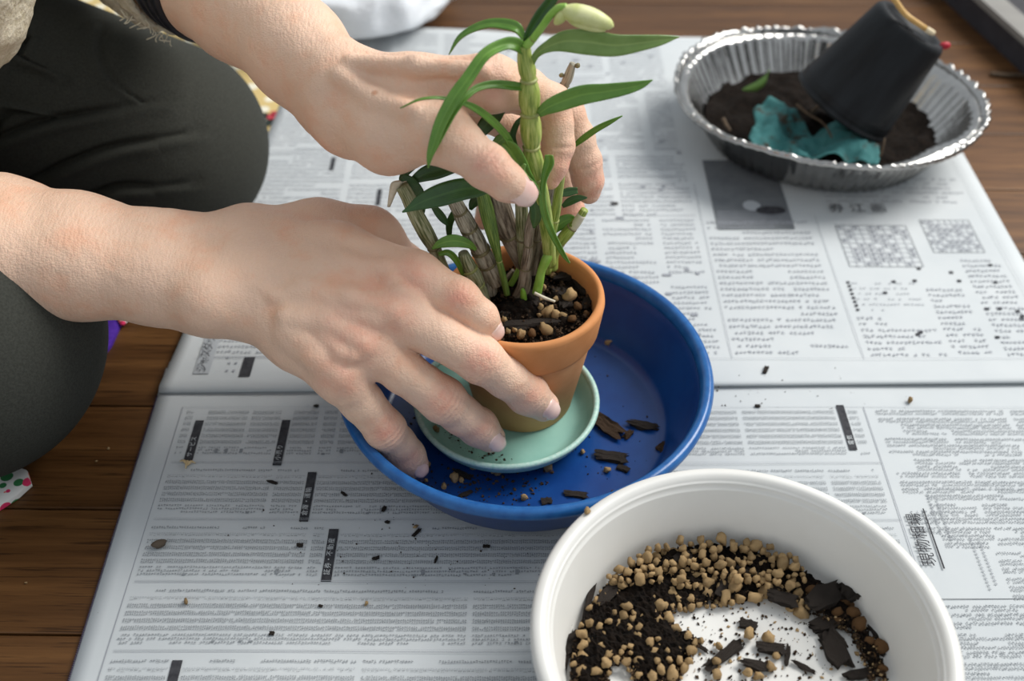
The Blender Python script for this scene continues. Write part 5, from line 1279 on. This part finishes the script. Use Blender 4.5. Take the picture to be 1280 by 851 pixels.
for ch, k in ((g_i, .009), (g_m, .009), (g_r, .009), (g_p, .009), (ht[2:], .012)):
    Fd = B.empty(); B.chain(Fd, ch, .0035); D = smin(D, smin(palm, Fd, k), .0014)
reds = [(toward(ht[4], .9), .008, .7), (ht[6][0], .009, .4), (g_i[5][0], .012, .85), (g_m[5][0], .013, .9), (g_r[4][0], .012, .9), (g_i[2][0], .010, .5), (g_m[2][0], .010, .5), (toward(hi[2], .9), .010, .6), (hm[2][0], .016, .55)]
creases = [(ht[4][0], unit(ht[5][0]-ht[3][0]), unit(CAM-ht[4][0]), .0056, .0030, .0011), (ht[2][0], unit(ht[3][0]-ht[1][0]), unit(CAM-ht[2][0]), .010, .0042, .0009), (ht[1][0], unit(np.array([.9, -.2, -.3])), unit(CAM-ht[1][0]), .010, .0048, .0010)]
for ch in (g_i, g_m):
    creases.append((ch[4][0], unit(ch[5][0]-ch[3][0]), unit(CAM-ch[4][0]), .0011, .010, .0011))
creases.append((jy(447, 80, .455, 30)[0], unit(np.array([.8, .1, -.5])), unit(CAM-ga[4][0]), .006, .0042, .0005))
finish(B, D, reds, creases)
(a, ra), (b, rb_) = ht[-2], ht[-1]
nail(a, b, rb_, .0070, .0142, -.0090, unit(CAM-b)+np.array([.04, 0, .04]), 1.0, ra)

V = np.vstack(BODY_V); Q = np.vstack(BODY_Q); RED = np.concatenate(BODY_RED)
body = meshobj('body', V, Q, M['skin'], per)
at = body.data.attributes.new('red', 'FLOAT', 'POINT'); at.data.foreach_set('value', RED.astype(np.float32))
body['label'] = 'bare forearms and hands, right hand on the pot rim, left hand round the canes'
for V, Fc in NAILS:
    o = meshobj('fingernail', V, Fc, M['nail'], body); md = o.modifiers.new('t', 'SOLIDIFY'); md.thickness = .0005; md.offset = 1

# ---- trousers: two folded legs
HIPF, HIPN = np.array([-.66, .635, .185]), np.array([-.66, .43, .17])
KF, KN = np.array([-.225, .617, .070]), np.array([-.288, .414, .079])
B = Body((-.80, .24, -.005), (-.10, .80, .32), .0042)
D = np.full(B.n, .2, np.float32)
for K, Hh, rk in ((KF, HIPF, .062), (KN, HIPN, .077)):
    B.add(D, K, K*.5+Hh*.5+np.array([0, 0, .015]), rk, .080, .03, .1); B.add(D, K*.5+Hh*.5+np.array([0, 0, .015]), Hh, .080, .105, .03, .1)
    B.add(D, K+np.array([0, 0, -.014]), np.array([Hh[0], K[1]*.6+Hh[1]*.4, .045]), .056, .042, .02, .1)
B.add(D, HIPF, HIPN, .11, .11, .05, .1)
V, Q = B.mesh(D); V = relax(V, Q, 4, .5); V[:, 2] = np.maximum(V[:, 2], .0042)
# drawn-in folds across the far thigh: ridge lines given as points in the photo
N = vnormals(V, Q)
uvd = np.stack([640+F_PX*((V-CAM) @ np.array([1., 0, 0]))/((V-CAM) @ FWD), 425.5-F_PX*((V-CAM) @ UPV)/((V-CAM) @ FWD)], 1)
def to3(px, py):
    d = np.hypot(uvd[:, 0]-px, uvd[:, 1]-py)+np.where(V[:, 2] > .06, 0, 1e3); return V[int(np.argmin(d))].copy()
FOLD = [[(0, 138), (40, 120), (80, 102), (125, 86)], [(0, 175), (50, 160), (100, 145), (150, 136)], [(40, 228), (90, 208), (140, 190), (200, 176)], [(110, 250), (150, 240), (190, 236)], [(0, 84), (25, 72), (50, 64)]]
FOLD3 = [cr([to3(*p) for p in ln], 6) for ln in FOLD]
# refine the surface near the folds so that they show
V0 = V.copy()
me = bpy.data.meshes.new('trousers'); me.from_pydata(V.tolist(), [], Q.tolist())
bm = bmesh.new(); bm.from_mesh(me)
near = set()
for ln in FOLD3:
    for p in ln:
        for i in np.nonzero(((V-p)**2).sum(1) < .022**2)[0]: near.add(int(i))
bm.edges.ensure_lookup_table()
for _ in range(2):
    es = [e for e in bm.edges if all(min(((np.array(v.co)-p)**2).sum() for ln in FOLD3 for p in ln[::3]) < .017**2 for v in e.verts)] if _ else [e for e in bm.edges if all(v.index in near for v in e.verts)]
    bmesh.ops.subdivide_edges(bm, edges=es, cuts=1, use_grid_fill=True, smooth=0.3)
    bm.verts.index_update()
bm.normal_update()
V = np.array([v.co[:] for v in bm.verts]); N = np.array([v.normal[:] for v in bm.verts])
for ln in FOLD3:
    d = np.full(len(V), 9.); sgn = np.zeros(len(V)); fade = np.zeros(len(V))
    for i in range(len(ln)-1):
        a, b = ln[i], ln[i+1]; ba = b-a; t = np.clip(((V-a) @ ba)/(ba @ ba), 0, 1); q = V-a-t[:, None]*ba; dd = np.linalg.norm(q, axis=1)
        side = np.cross(ba, N); sd = (q*side).sum(1)/(np.linalg.norm(side, axis=1)+1e-9)
        m = dd < d; d[m] = dd[m]; sgn[m] = sd[m]; f = (i+t)/(len(ln)-1); fade[m] = np.sqrt(np.clip(np.sin(pi*(0.12+.86*f[m])), 0, 1))
    s = sgn; near_m = d < .03
    hgt = (.0040*np.exp(-((s-.0030)/.0036)**2)-.0060*np.exp(-((s+.0022)/.0020)**2))*fade*near_m
    V += N*hgt[:, None]
for v, co in zip(bm.verts, V): v.co = co
bm.to_mesh(me); bm.free()
me.materials.append(M['trouser']); me.polygons.foreach_set('use_smooth', np.ones(len(me.polygons), bool))
tr = bpy.data.objects.new('trousers', me); put(tr, per); me.transform(Matrix.Translation(-per.location)); tr['label'] = 'dark olive grey stretch trousers over two folded knees'

# ---- sweater: torso, near sleeve bunched at the elbow, far sleeve with cuff
elb_n = fa[0][0]*.5+fb[0][0]*.5; SHN, SHF = np.array([-.50, .42, .43]), np.array([-.53, .72, .43])
B = Body((-.80, .20, .08), (-.10, .86, .56), .005); D = np.full(B.n, .2, np.float32)
B.add(D, np.array([-.66, .55, .20]), np.array([-.58, .56, .42]), .13, .12, .05, .1)
cuffN = jz(-140, 255, .137, 92)
B.add(D, SHN, elb_n+np.array([-.02, 0, .03]), .062, .062, .04, .1); B.add(D, elb_n+np.array([-.02, 0, .03]), cuffN[0], .060, .052, .03, .1)
hem = [jy(-88, -60, .50, 100), jy(-112, 10, .50, 100), jy(-136, 66, .50, 92)]
for (a, ra), (b, rb_) in zip(hem[:-1], hem[1:]): B.add(D, a, b, ra, rb_, .02, .1)
B.add(D, np.array([-.55, .53, .40]), hem[0][0], .09, hem[0][1], .04, .1)
ws = ga[1]; cf = jy(186, -70, .607, 92)
B.add(D, SHF, ga[0][0]+np.array([-.06, .02, .03]), .062, .052, .04, .1); B.add(D, ga[0][0]+np.array([-.06, .02, .03]), jy(95, -118, .65, 90)[0], .050, .046, .03, .1)
V, Q = B.mesh(D); V = relax(V, Q, 2, .5); N = vnormals(V, Q); V += N*(0.006*vnoise(V, 55)+.003*vnoise(V, 160))[:, None]
sw = meshobj('sweater', V, Q, M['knit'], per); sw['label'] = 'loose beige knit sweater with sleeves pushed up'
def ring(name, c, axis, r0, r1, w, mat, wob=0, seg=72, label=None, prof=None):
    axis = unit(axis); a = np.cross(axis, [0, 0, 1.]); a = unit(a); b = np.cross(axis, a); V = []
    prof = prof or [(-.5, 0), (-.42, .7), (-.2, 1), (.2, 1), (.42, .7), (.5, 0), (.3, -.6), (-.3, -.6)]
    n = len(prof)
    for i in range(seg):
        t = 2*pi*i/seg
        for (x, h) in prof:
            rr = r0+r1*h+wob*(random.random()-.5); V.append(c+axis*(x*w+wob*(random.random()-.5))+(a*cos(t)+b*sin(t))*rr)
    Fc = [(i*n+k, ((i+1) % seg)*n+k, ((i+1) % seg)*n+(k+1) % n, i*n+(k+1) % n) for i in range(seg) for k in range(n)]
    o = meshobj(name, V, Fc, mat, per)
    if label: o['label'] = label
    return o
axF = ga[2][0]-ga[1][0]
def on_arm(t): return ga[1][0]+axF*t, ga[1][1]+(ga[2][1]-ga[1][1])*t
for t, w in ((.60, .0085), (.50, .0085), (.40, .0085)):
    c, r = on_arm(t); ring('wristband', c, axF, r+.0006, .0026, w*1.15, M['band'], label='black stretchy hair band round the left forearm')
c, r = on_arm(.20); ring('cuff', c, axF, r+.0030, .0040, .024, M['knit'], .0022, label='frayed cream cuff of the left sleeve', seg=110)
c, r = on_arm(-.12); ring('cuff', c, axF, r+.0045, .0045, .05, M['knit'], .0024, seg=110)
# loose threads at the cuff
c, r = on_arm(.22)
for k in range(16):
    p = Py(150+4.2*k+random.uniform(-2, 2), 12+2.2*k+random.uniform(-3, 3), .560+random.uniform(-.004, .004))
    q = cr([p, p+np.array([random.uniform(-.003, .003), -.001, -.003]), p+np.array([random.uniform(-.005, .004), -.002, random.uniform(-.006, -.003)])], 3)
    tube('loose_thread', q, np.full(len(q), .00035), M['sheath'], per, 5)
